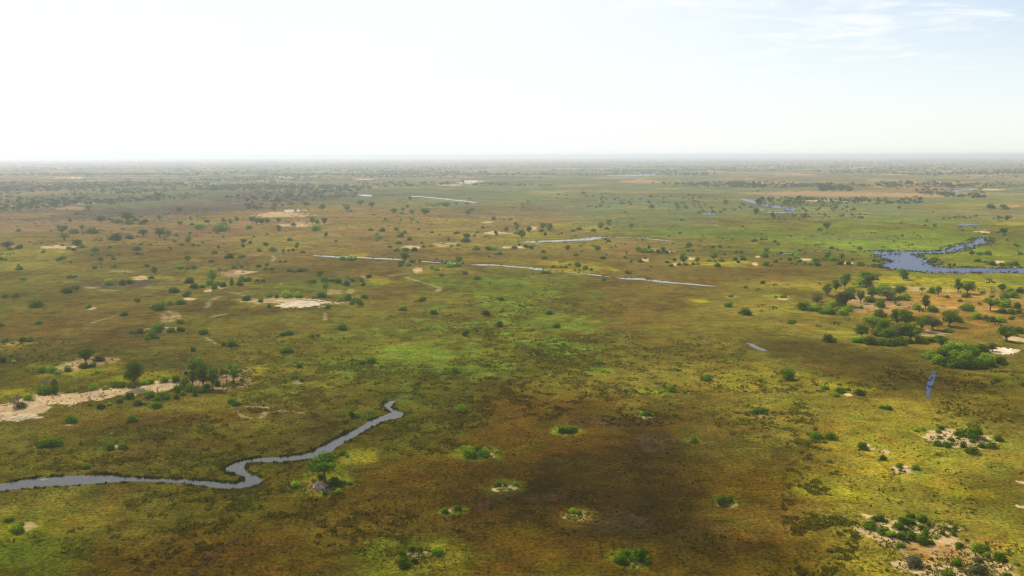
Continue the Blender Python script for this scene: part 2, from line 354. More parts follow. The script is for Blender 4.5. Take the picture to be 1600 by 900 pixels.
def build_ground():
    az = []
    a = -180.0
    while a < 180.0:
        az.append(a)
        a += 0.045 if abs(a) < 36 else (0.5 if abs(a) < 45 else 5.0)
    az = np.radians(np.array(az)); na = len(az)
    r = [2.0, 20, 60, 100, 140]
    x = 165.0
    while x < 46000:
        r.append(x)
        x += max(0.35, (x * x + CAM_H ** 2) / (CAM_H * 887.0) * 0.62) if x > 205 else 3.0
    r = np.array(r); nr = len(r)
    X = np.outer(r, np.sin(az)); Y = np.outer(r, np.cos(az))
    X = X.ravel(); Y = Y.ravel()
    # survey grid, warped by noise in metres
    rr = np.hypot(X, Y)
    wamp = np.clip(rr * 0.06, 8, 400)
    wx = X + wamp * (fbm(X, Y, 60, 4) - .5) + wamp * (fbm(X, Y, 420, 3) - .5)
    wy = Y + 3 * wamp * (fbm(X + 999, Y, 60, 4) - .5) + 2 * wamp * (fbm(X + 777, Y, 420, 3) - .5)
    wy = np.where((Y > 100), np.maximum(wy, 60), wy)
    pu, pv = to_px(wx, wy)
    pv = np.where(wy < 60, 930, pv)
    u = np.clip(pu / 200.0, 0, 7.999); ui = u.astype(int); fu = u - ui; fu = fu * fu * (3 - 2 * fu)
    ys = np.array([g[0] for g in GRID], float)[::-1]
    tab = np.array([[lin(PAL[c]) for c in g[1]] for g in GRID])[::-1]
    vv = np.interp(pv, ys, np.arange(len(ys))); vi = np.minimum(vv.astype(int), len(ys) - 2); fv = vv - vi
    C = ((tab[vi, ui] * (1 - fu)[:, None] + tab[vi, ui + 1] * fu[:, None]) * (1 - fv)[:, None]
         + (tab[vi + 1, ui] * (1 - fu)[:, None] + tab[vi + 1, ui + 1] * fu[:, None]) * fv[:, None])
    # patches of bright growth and of rusty sedge scattered over the plain
    n = fbm(X * 1.0, Y * 0.8, 95, 5); m_ = np.clip((n - .56) / .10, 0, 1) * 0.5
    C = C * (1 - m_[:, None]) + lin(PAL['Y']) * m_[:, None] * (C.mean(1) / 0.13)[:, None]
    n = fbm(X + 5000, Y, 70, 5); m_ = np.clip((n - .56) / .12, 0, 1) * 0.5
    C = C * (1 - m_[:, None]) + lin(PAL['B']) * m_[:, None] * (C.mean(1) / 0.11)[:, None] * .85
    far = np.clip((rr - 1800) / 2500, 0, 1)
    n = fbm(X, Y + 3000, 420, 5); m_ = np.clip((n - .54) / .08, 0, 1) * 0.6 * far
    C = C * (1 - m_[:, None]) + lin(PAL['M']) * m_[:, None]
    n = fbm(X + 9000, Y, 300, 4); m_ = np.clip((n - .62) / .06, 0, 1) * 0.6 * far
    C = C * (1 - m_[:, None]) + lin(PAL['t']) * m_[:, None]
    A = np.ones(len(X))
    # the wet green marsh: streaks of bright growth between dark wet lines
    for px_, py_, rx_, ry_, k_ in ((800, 455, 140, 30, 1.2), (690, 560, 200, 62, 1.1), (850, 520, 120, 60, 1.2), (1300, 372, 330, 30, .8), (560, 620, 170, 42, .45),
                                   (500, 690, 170, 30, .25), (1040, 365, 200, 14, .8), (650, 500, 160, 40, .5), (330, 790, 110, 40, .3), (280, 700, 200, 34, .2)):
        e = np.hypot((pu - px_) / rx_, (pv - py_) / ry_)
        w_ = np.clip((1.25 - e) / .6, 0, 1) * k_
        sc_ = 1.0 if py_ > 420 else 3.0
        n = fbm(X + 40, Y * .7, 16 * sc_, 5); m_ = (np.clip((n - .52) / .05, 0, 1) * w_ * .65)[:, None]
        C = C * (1 - m_) + lin(PAL['g']) * m_
        n = fbm(X + 400, Y * .7 + 70, 11 * sc_, 5); m_ = (np.clip((n - .55) / .05, 0, 1) * w_ * .6)[:, None]
        C = C * (1 - m_) + lin(PAL['o']) * .75 * m_
    wn = fbm(X, Y, 14, 4) - .5; wn2 = fbm(X + 50, Y + 90, 3.0, 3) - .5; wn3 = fbm(X + 500, Y, 60, 4) - .5
    for cx, cy, ra, rb, dr, c, st in parse_blobs():
        ext = 2.0
        sel = np.nonzero((np.abs(X - cx) < (ra + rb) * ext) & (np.abs(Y - cy) < (ra + rb) * ext))[0]
        if len(sel) == 0: continue
        dx = X[sel] - cx; dy = Y[sel] - cy
        v = (dx * dr[0] + dy * dr[1]) / rb; h = (dx * dr[1] - dy * dr[0]) / ra
        size = min(ra, rb)
        sand = c in 'Wst'
        d = np.hypot(h, v)
        k1 = 1.1 if size > 5 else .6
        d = d + k1 * wn[sel] * (1.3 if size < 60 else .6) + .6 * wn3[sel] * (1 if size > 15 else .3) + (.75 if sand else .25) * wn2[sel]
        if sand: m = np.clip((1.0 - d) / .16, 0, 1)
        else: m = np.clip((1.25 - d) / .75, 0, 1); m = m * m * (3 - 2 * m)
        if not sand: m = m * np.clip(0.35 + 1.3 * m + 3.2 * (fbm(X[sel] + 31, Y[sel], 9, 4) - .5), 0, 1)
        m = m * st
        cc = lin(PAL[c]) * (0.8 if sand else 1.0)
        if sand and ra < 9 * math.hypot(cx, cy) / 900: cc = lin(PAL['s']) * .75; st *= .85
        C[sel] = C[sel] * (1 - m[:, None]) + cc * m[:, None]
        if sand: A[sel] = np.minimum(A[sel], 1 - m)
    for it in TRAILS.replace('\n', ';').split(';'):
        it = it.strip()
        if not it: continue
        hd, pts = it.split(':'); c, wd = hd.split(); wd = float(wd)
        pts = np.array(pts.split(), float).reshape(-1, 2); P = G(pts[:, 0], pts[:, 1])
        for a_, b_ in zip(P[:-1], P[1:]):
            lo = np.minimum(a_, b_) - 8; hi = np.maximum(a_, b_) + 8
            sel = np.nonzero((X > lo[0]) & (X < hi[0]) & (Y > lo[1]) & (Y < hi[1]))[0]
            if len(sel) == 0: continue
            q = np.stack([X[sel] + 4 * wn[sel], Y[sel] + 6 * wn[sel]], -1)
            ab = b_ - a_; tt = np.clip(((q - a_) @ ab) / (ab @ ab), 0, 1)
            d = np.hypot(*(q - a_ - tt[:, None] * ab).T)
            wloc = max(wd, 0.0) * (0.7 + 1.2 * (wn2[sel] + .5))
            m = np.clip(1.4 - d / wloc, 0, 1) * (0.62 if c != 'k' else .3)
            cc = lin(PAL[c]) * (.55 if c in 'sW' else 1)
            C[sel] = C[sel] * (1 - m[:, None]) + cc * m[:, None]
    V = np.stack([X, Y, np.zeros_like(X)], -1)
    V = np.vstack([V, [[0, 0, 0]]]); rr = np.append(rr, 0); C = np.vstack([C, C[:1]]); A = np.append(A, 1)
    i = np.arange(nr - 1)[:, None] * na + np.arange(na)[None, :]
    j = np.arange(nr - 1)[:, None] * na + (np.arange(na)[None, :] + 1) % na
    quads = np.stack([i, i + na, j + na, j], -1).reshape(-1, 4)[:, ::-1]
    k = np.arange(na); cap = np.stack([np.full(na, nr * na), (k + 1) % na, k], -1)
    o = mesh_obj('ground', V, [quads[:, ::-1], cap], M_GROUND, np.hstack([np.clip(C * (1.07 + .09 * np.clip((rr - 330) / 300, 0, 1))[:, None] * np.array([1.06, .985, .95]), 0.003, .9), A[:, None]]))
    o['kind'] = 'structure'
    global GCOL
    GCOL = (az, r, C[:nr * na].reshape(nr, na, 3))
    return o
ground = build_ground()

# ------------------------------------------------------------ haze
def haze():
    s = 47000.0; z0, z1 = -1.0, 134.0
    V = [(x, y, z) for x in (-s, s) for y in (-s, s) for z in (z0, z1)]
    Fc = np.array([(0, 1, 3, 2), (4, 6, 7, 5), (0, 4, 5, 1), (2, 3, 7, 6), (0, 2, 6, 4), (1, 5, 7, 3)])
    m, t, o = new_mat('haze_air')
    v = N(t, 'ShaderNodeVolumePrincipled'); v.inputs['Density'].default_value = 0.8e-4
    v.inputs['Color'].default_value = (0.74, 0.79, 0.86, 1); v.inputs['Anisotropy'].default_value = 0.4
    t.links.new(v.outputs[0], o.inputs['Volume'])
    m.volume_intersection_method = 'ACCURATE' if hasattr(m, 'volume_intersection_method') else None
    h = mesh_obj('haze', V, Fc, m); h['kind'] = 'stuff'
try:
    haze()
except Exception as e:
    print('haze', e)

# ------------------------------------------------------------ water
def poly_px(name, pts, mat, z=0.03, jit=0.5, kind='structure', sub=2.0):
    pts = np.array(pts, float).reshape(-1, 2)
    P = G(pts[:, 0], pts[:, 1])
    o_ = []
    n = len(P)
    for i in range(n):
        a, b = P[i], P[(i + 1) % n]
        L_ = np.hypot(*(b - a)); k = min(int(max(1, L_ / sub)), 80)
        for s in range(k):
            o_.append(a + (b - a) * s / k)
    o_ = np.array(o_)
    nx = fbm(o_[:, 0], o_[:, 1], 5, 3) - .5; ny = fbm(o_[:, 0] + 77, o_[:, 1], 5, 3) - .5
    o_[:, 0] += nx * 4 * jit; o_[:, 1] += ny * 7 * jit
    V = [Vector((p[0], p[1], 0)) for p in o_]
    T = tessellate_polygon([V])
    T = np.array(T)
    ob = mesh_obj(name, np.column_stack([o_, np.full(len(o_), z)]), T, mat)
    ob.data.validate()
    # keep every face turned up
    import bmesh
    bm = bmesh.new(); bm.from_mesh(ob.data)
    for f in bm.faces:
        if f.normal.z < 0: f.normal_flip()
    bm.to_mesh(ob.data); bm.free()
    ob['kind'] = kind
    return o_
RIVER_FAR = '''-40 768 0 756 12 754 50 748 100 744 150 742 175 743 200 746.5 240 748 290 749.5 330 752.5 350 755 368 756 381 751 383 747 378 743
366 741 354 738 351 734 356 728 370 722 390 717.5 400 716 440 714.5 470 711 490 705 505 697 520 689 540 679 560 669 578 658 596 651 606 647 612 644 603 639 598 634 604 629 612 626'''
RIVER_NEAR = '''618 628 612 633 609 637 618 642 629 645 631 648 626 652 610 656 598 659 585 665 567 675 548 686 527 698 516 707 500 714
470 719 440 722.5 400 722.5 386 725 381 730 384 737 397 743 410 749 406 757 396 761 372 763.5 340 763.5 315 760 300 757 280 754.5 240 753 200 752.5 170 754 140 757 110 759 80 760 40 763 0 768 -40 782'''
river = poly_px('river', (RIVER_FAR + ' ' + RIVER_NEAR).split(), M_RIVER, jit=.25)
LAKE = '''1360 393 1375 391.5 1390 392 1410 392 1430 393 1450 393 1472 391 1484 386 1502 381.5 1517 380 1522 372.5 1532 371 1544 372 1546 380 1530 383 1519 385 1510 389 1487 395
1465 397 1450 397 1432 397 1435 402 1453 406 1456 413 1465 417 1490 419 1510 418 1560 418.5 1600 418 1700 416 1700 426 1600 426.5 1550 426 1495 426.5 1435 425 1405 422.5 1369 417 1380 411 1390 407 1376 403 1372 398'''
lake = poly_px('lake', LAKE.split(), M_LAKE, jit=1.6)
PONDS = [('1459 578 1463 584 1460 594 1456 606 1452 620 1449 626 1447 612 1448 598 1453 588', M_LAKE, .25),
 ('1166 535.5 1176 537.5 1186 542.5 1199 547.5 1193 549 1181 545.5 1173 541', M_RIVER, .5),
 ('1154 309 1166 311 1182 315 1206 321 1228 323.5 1243 325 1243 330 1232 329 1220 330 1226 326 1205 324.5 1180 319 1166 315', M_LAKE, .8),
 ('1094 333 1108 332.6 1120 334 1116 336 1102 335.6', M_LAKE, 1),
 ('940 274.2 980 273.6 1010 271.8 1030 272 1022 274.6 990 276 960 276', M_LAKE, 1),
 ('1466 299 1490 297 1520 296 1524 297.5 1500 299 1496 301 1474 301', M_LAKE, 1),
 ('1493 350.5 1510 349.6 1530 351 1546 353.5 1546 355 1530 354 1512 352.6 1498 352', M_LAKE, 2),
 ('557 304.5 570 304 582 305 580 307.2 566 306.6', M_RIVER, 1),
 ('712 285.5 728 284.5 742 285.5 740 288 722 288', M_RIVER, 1)]
for i, (s, m, j) in enumerate(PONDS):
    poly_px('water', s.split(), m, z=0.06 if i < 2 else 0.3, jit=j)
def channel(pts, wpx, mat, seed, z=.08):
    """a narrow winding channel between grassy banks, its width wandering"""
    pts = np.array(pts.split(), float).reshape(-1, 2); P = G(pts[:, 0], pts[:, 1])
    seg = np.hypot(*np.diff(P, axis=0).T); cum = np.append(0, np.cumsum(seg))
    u = np.arange(0, cum[-1], 2.5)
    Q = np.column_stack([np.interp(u, cum, P[:, 0]), np.interp(u, cum, P[:, 1])])
    T_ = np.gradient(Q, axis=0); T_ /= np.hypot(*T_.T)[:, None] + 1e-9; Nn = np.column_stack([-T_[:, 1], T_[:, 0]])
    wob = (fbm(u + seed * 100, u * 0 + seed, 60, 3) - .5) * 9 + (fbm(u + seed * 70, u * 0 + seed, 9, 3) - .5) * 2
    n_ = G(pts[:, 0], pts[:, 1] - .5); s_ = G(pts[:, 0], pts[:, 1] + .5)
    m_px = np.interp(u, cum, np.hypot(*(n_ - s_).T)) * wpx * .78
    env = np.minimum(1, np.minimum(u, cum[-1] - u) / 18 + .05)
    wv = m_px * env * (.45 + .9 * np.clip((fbm(u + seed * 33, u * 0 + 5, 22, 4) - .28) / .5, .25, 1)) * .46
    k = wob * env * np.clip(m_px / 8, .3, 1)
    A_ = Q + Nn * (k + wv)[:, None]; B_ = Q + Nn * (k - wv * (1 + .3 * np.sin(u / 7)))[:, None]
    n = len(u); V = np.vstack([np.column_stack([B_, np.full(n, z)]), np.column_stack([A_, np.full(n, z)])])
    i = np.arange(n - 1); Fc = np.stack([i, i + 1, i + 1 + n, i + n], 1)
    ob = mesh_obj('channel', V, Fc, mat); ob['kind'] = 'structure'
    # make the faces look up
    ob.data.update()
    if ob.data.polygons[0].normal.z < 0: ob.data.flip_normals()
    return Q + Nn * k[:, None], wv
CH = [('486 398.5 534 401.5 590 404 630 406.5', 2.6), ('734 413 790 416 830 419 862 423', 2.8), ('860 423 910 427 960 434', 1.2),
      ('958 434 1000 437 1060 443 1122 448', 3.2), ('816 379 850 377 890 376 920 373.5 944 370', 3.6), ('944 370 1000 372 1060 378', .8),
      ('640 306 690 310 720 313.5 746 317', 1.1), ('1196 331 1238 333', 1.8), ('626 622 642 616 656 609', 2.2), ('612 629 620 625 628 621', 2.0),
      ('630 407 680 410 734 413', 1.4), ('1205 400 1240 395 1300 392 1362 395', .5)]
CHB = [channel(p_, w_, M_CHANNEL, i + 1) for i, (p_, w_) in enumerate(CH)]

# ------------------------------------------------------------ plants: prototype meshes (unit width, unit height)
def leaf_cards(C3, S, Nrm, r, cols):
    """one small leaf clump (a bent quad) per centre"""
    n = len(C3)
    t = r.normal(size=(n, 3)); t -= (t * Nrm).sum(1)[:, None] * Nrm
    t /= np.linalg.norm(t, axis=1)[:, None] + 1e-9
    b = np.cross(Nrm, t)
    s = S[:, None]
    a = r.uniform(.6, 1.1, (n, 1))
    V = np.stack([C3 - t * s - b * s * .35, C3 + b * s * -.55 * a + Nrm * s * .15, C3 + t * s * .9 * a, C3 + b * s * .6 + Nrm * s * .1], 1).reshape(-1, 3)
    Fc = np.arange(n * 4).reshape(n, 4)
    return V, Fc, np.repeat(cols, 4, axis=0)

def foliage(r, lobes, n, leaf, jitter=.55, zs=1.0, fill=.25):
    lobes = np.array(lobes)
    wts = lobes[:, 3] ** 2; idx = r.choice(len(lobes), n, p=wts / wts.sum())
    d = r.normal(size=(n, 3)); d[:, 2] = np.where(d[:, 2] < -.6, -d[:, 2] * .6, d[:, 2])
    d /= np.linalg.norm(d, axis=1)[:, None]
    rad = np.where(r.random(n) < fill, r.uniform(.2, .8, n), r.uniform(.8, 1.08, n))
    rad *= 1 + .18 * np.sin(7 * d[:, 0] + idx) * np.cos(6 * d[:, 1] + 2 * idx)
    c = lobes[idx, :3] + d * (lobes[idx, 3] * rad)[:, None] * np.array([1, 1, zs])
    nr_ = d + r.normal(size=(n, 3)) * jitter; nr_ /= np.linalg.norm(nr_, axis=1)[:, None]
    lc = r.uniform(.75, 1.25, len(lobes))[idx]
    sh = (lc * r.uniform(.6, 1.4, n))[:, None]
    cols = np.hstack([sh * r.uniform(.8, 1.25, (n, 1)), sh, sh * r.uniform(.7, 1.2, (n, 1))])
    return leaf_cards(c, leaf * r.uniform(.6, 1.4, n), nr_, r, cols)

def bush_mesh(seed, mat, n=1300, low=False):
    r = np.random.default_rng(seed)
    L_ = []
    k = r.integers(6, 11)
    for i in range(k):
        a = r.uniform(0, 2 * PI); q = r.uniform(0, .3) if i else 0
        rad = r.uniform(.16, .26) if i else .3
        L_.append((q * math.cos(a), q * math.sin(a), rad * (.45 if q > .15 else .9) * 1.2, rad))
    V, Fc, Cc = foliage(r, L_, n, .042, .42, fill=.12)
    V[:, 2] = V[:, 2] - .02
    top = np.percentile(V[:, 2], 99.5); V[:, 2] = np.maximum(V[:, 2], -.02) / top
    V[:, :2] /= (np.percentile(np.abs(V[:, :2]), 99) * 2)
    return mesh_obj('bush', V, Fc, mat, Cc, link=False)

def tube(P0, P1, r0, r1, sides=5):
    P0 = np.array(P0, float); P1 = np.array(P1, float); d = P1 - P0; L_ = np.linalg.norm(d); d /= L_
    u = np.cross(d, [0.3, 1, .2]); u /= np.linalg.norm(u); v = np.cross(d, u)
    a = np.arange(sides) * 2 * PI / sides
    ring = np.cos(a)[:, None] * u + np.sin(a)[:, None] * v
    V = np.vstack([P0 + ring * r0, P1 + ring * r1])
    k = np.arange(sides); kn = (k + 1) % sides
    return V, np.stack([k, kn, kn + sides, k + sides], 1)
def join_tubes(segs):
    Vs = []; Fs = []; n = 0
    for s in segs:
        V, f = tube(*s); Vs.append(V); Fs.append(f + n); n += len(V)
    return np.vstack(Vs), np.vstack(Fs)

def tree_meshes(seed, mat, form='round'):
    r = np.random.default_rng(seed)
    segs = []; lobes = []
    if form == 'round': zc, rz, rxy, sp, nl = .53, .34, .29, .12, 20
    elif form == 'umbrella': zc, rz, rxy, sp, nl = .66, .26, .33, .12, 22
    elif form == 'slim': zc, rz, rxy, sp, nl = .78, .15, .22, .2, 7
    lean = r.uniform(-.05, .05, 2)
    tb = .030 if form != 'slim' else .034
    fork = np.array([lean[0], lean[1], zc - rz * 1.05])
    mid = np.array([lean[0] * .3 + r.uniform(-.02, .02), lean[1] * .3, fork[2] * .5])
    segs += [((0, 0, -.02), mid, tb * 1.35, tb, 7), (mid, fork, tb, tb * .8, 7)]
    for i in range(nl):
        a = i * 2.4 + r.uniform(-.4, .4); q = math.sqrt((i + .5) / nl)
        z = zc + rz * math.sqrt(max(0, 1 - .8 * q * q)) * r.uniform(-.9, 1) + r.uniform(-.03, .03)
        p = np.array([lean[0] + rxy * q * math.cos(a), lean[1] + rxy * q * math.sin(a), z])
        rad = r.uniform(.12, .19) * (1.1 if form == 'slim' else 1)
        lobes.append((*p, rad))
        if form != 'slim' or i < 3:
            m_ = fork + (p - fork) * .5 + np.array([0, 0, .03 if form == 'round' else -.02])
            segs += [(fork, m_, tb * .55, tb * .35, 4), (m_, p, tb * .35, tb * .12, 4)]
    jit_ = .42
    n = dict(round=2600, umbrella=2600, slim=1000)[form]
    V, Fc, Cc = foliage(r, lobes, n, .030 if form != 'slim' else .035, jit_, zs=.95 if form != 'umbrella' else .75)
    top = np.percentile(V[:, 2], 99.7); wd = np.percentile(np.abs(V[:, :2] - lean), 98.5) * 2
    V /= np.array([wd, wd, top])
    TV, TF = join_tubes(segs); TV = TV / np.array([wd, wd, top])
    crown = mesh_obj('crown', V, Fc, mat, Cc, link=False)
    trunk = mesh_obj('trunk', TV, TF, M_BARK, link=False)
    V2 = np.vstack([V, TV]); C2 = np.vstack([Cc, np.ones((len(TV), 3))])
    small = mesh_obj('tree', V2, [Fc, TF + len(V)], [mat, M_BARK], C2, link=False, mat_idx=[0] * len(Fc) + [1] * len(TF))
    return crown, trunk, small

def bare_meshes(seed):
    r = np.random.default_rng(seed)
    main = []; tw = []
    def grow(p, d, L_, rad, dep):
        q = p + d * L_
        (main if dep < 2 else tw).append((p, q, rad, rad * .65, 5 if dep < 2 else 3))
        if dep == 6: return
        for _ in range(3 if dep else 4):
            nd = d + r.normal(size=3) * .52; nd[2] += .05; nd /= np.linalg.norm(nd)
            grow(q, nd, L_ * r.uniform(.6, .85), rad * .62, dep + 1)
    grow(np.array([0, 0, -.02]), np.array([.03, .02, 1.0]), .26, .03, 0)
    tw = [tw[i] for i in range(len(tw)) if tw[i][2] > .001]
    V, Fc = join_tubes(main); W_, Fw = join_tubes(tw)
    allv = np.vstack([V, W_]); top = allv[:, 2].max(); wd = np.percentile(np.abs(allv[:, :2]), 98.5) * 2
    s = np.array([wd, wd, top]); V /= s; W_ /= s
    a = mesh_obj('trunk', V, Fc, M_BARK, link=False)
    b = mesh_obj('twigs', W_, Fw, M_TWIG, link=False)
    c = mesh_obj('bare_tree', np.vstack([V, W_]), [Fc, Fw + len(V)], [M_TWIG], link=False)
    return b, a, c

PROTO = {
    'b': [bush_mesh(10 + i, M_BUSH) for i in range(7)],
    'l': [bush_mesh(30 + i, M_LBUSH) for i in range(6)],
    'g': [bush_mesh(50 + i, M_GBUSH) for i in range(4)],
    't': [tree_meshes(70 + i, M_TREE, 'round') for i in range(7)],
    'v': [tree_meshes(80 + i, M_GTREE, 'round') for i in range(3)],
    'u': [tree_meshes(90 + i, M_TREE if i else M_BUSH, 'umbrella') for i in range(3)],
    'p': [tree_meshes(100 + i, M_TREE, 'slim') for i in range(3)],
    'd': [bare_meshes(110 + i) for i in range(3)]}

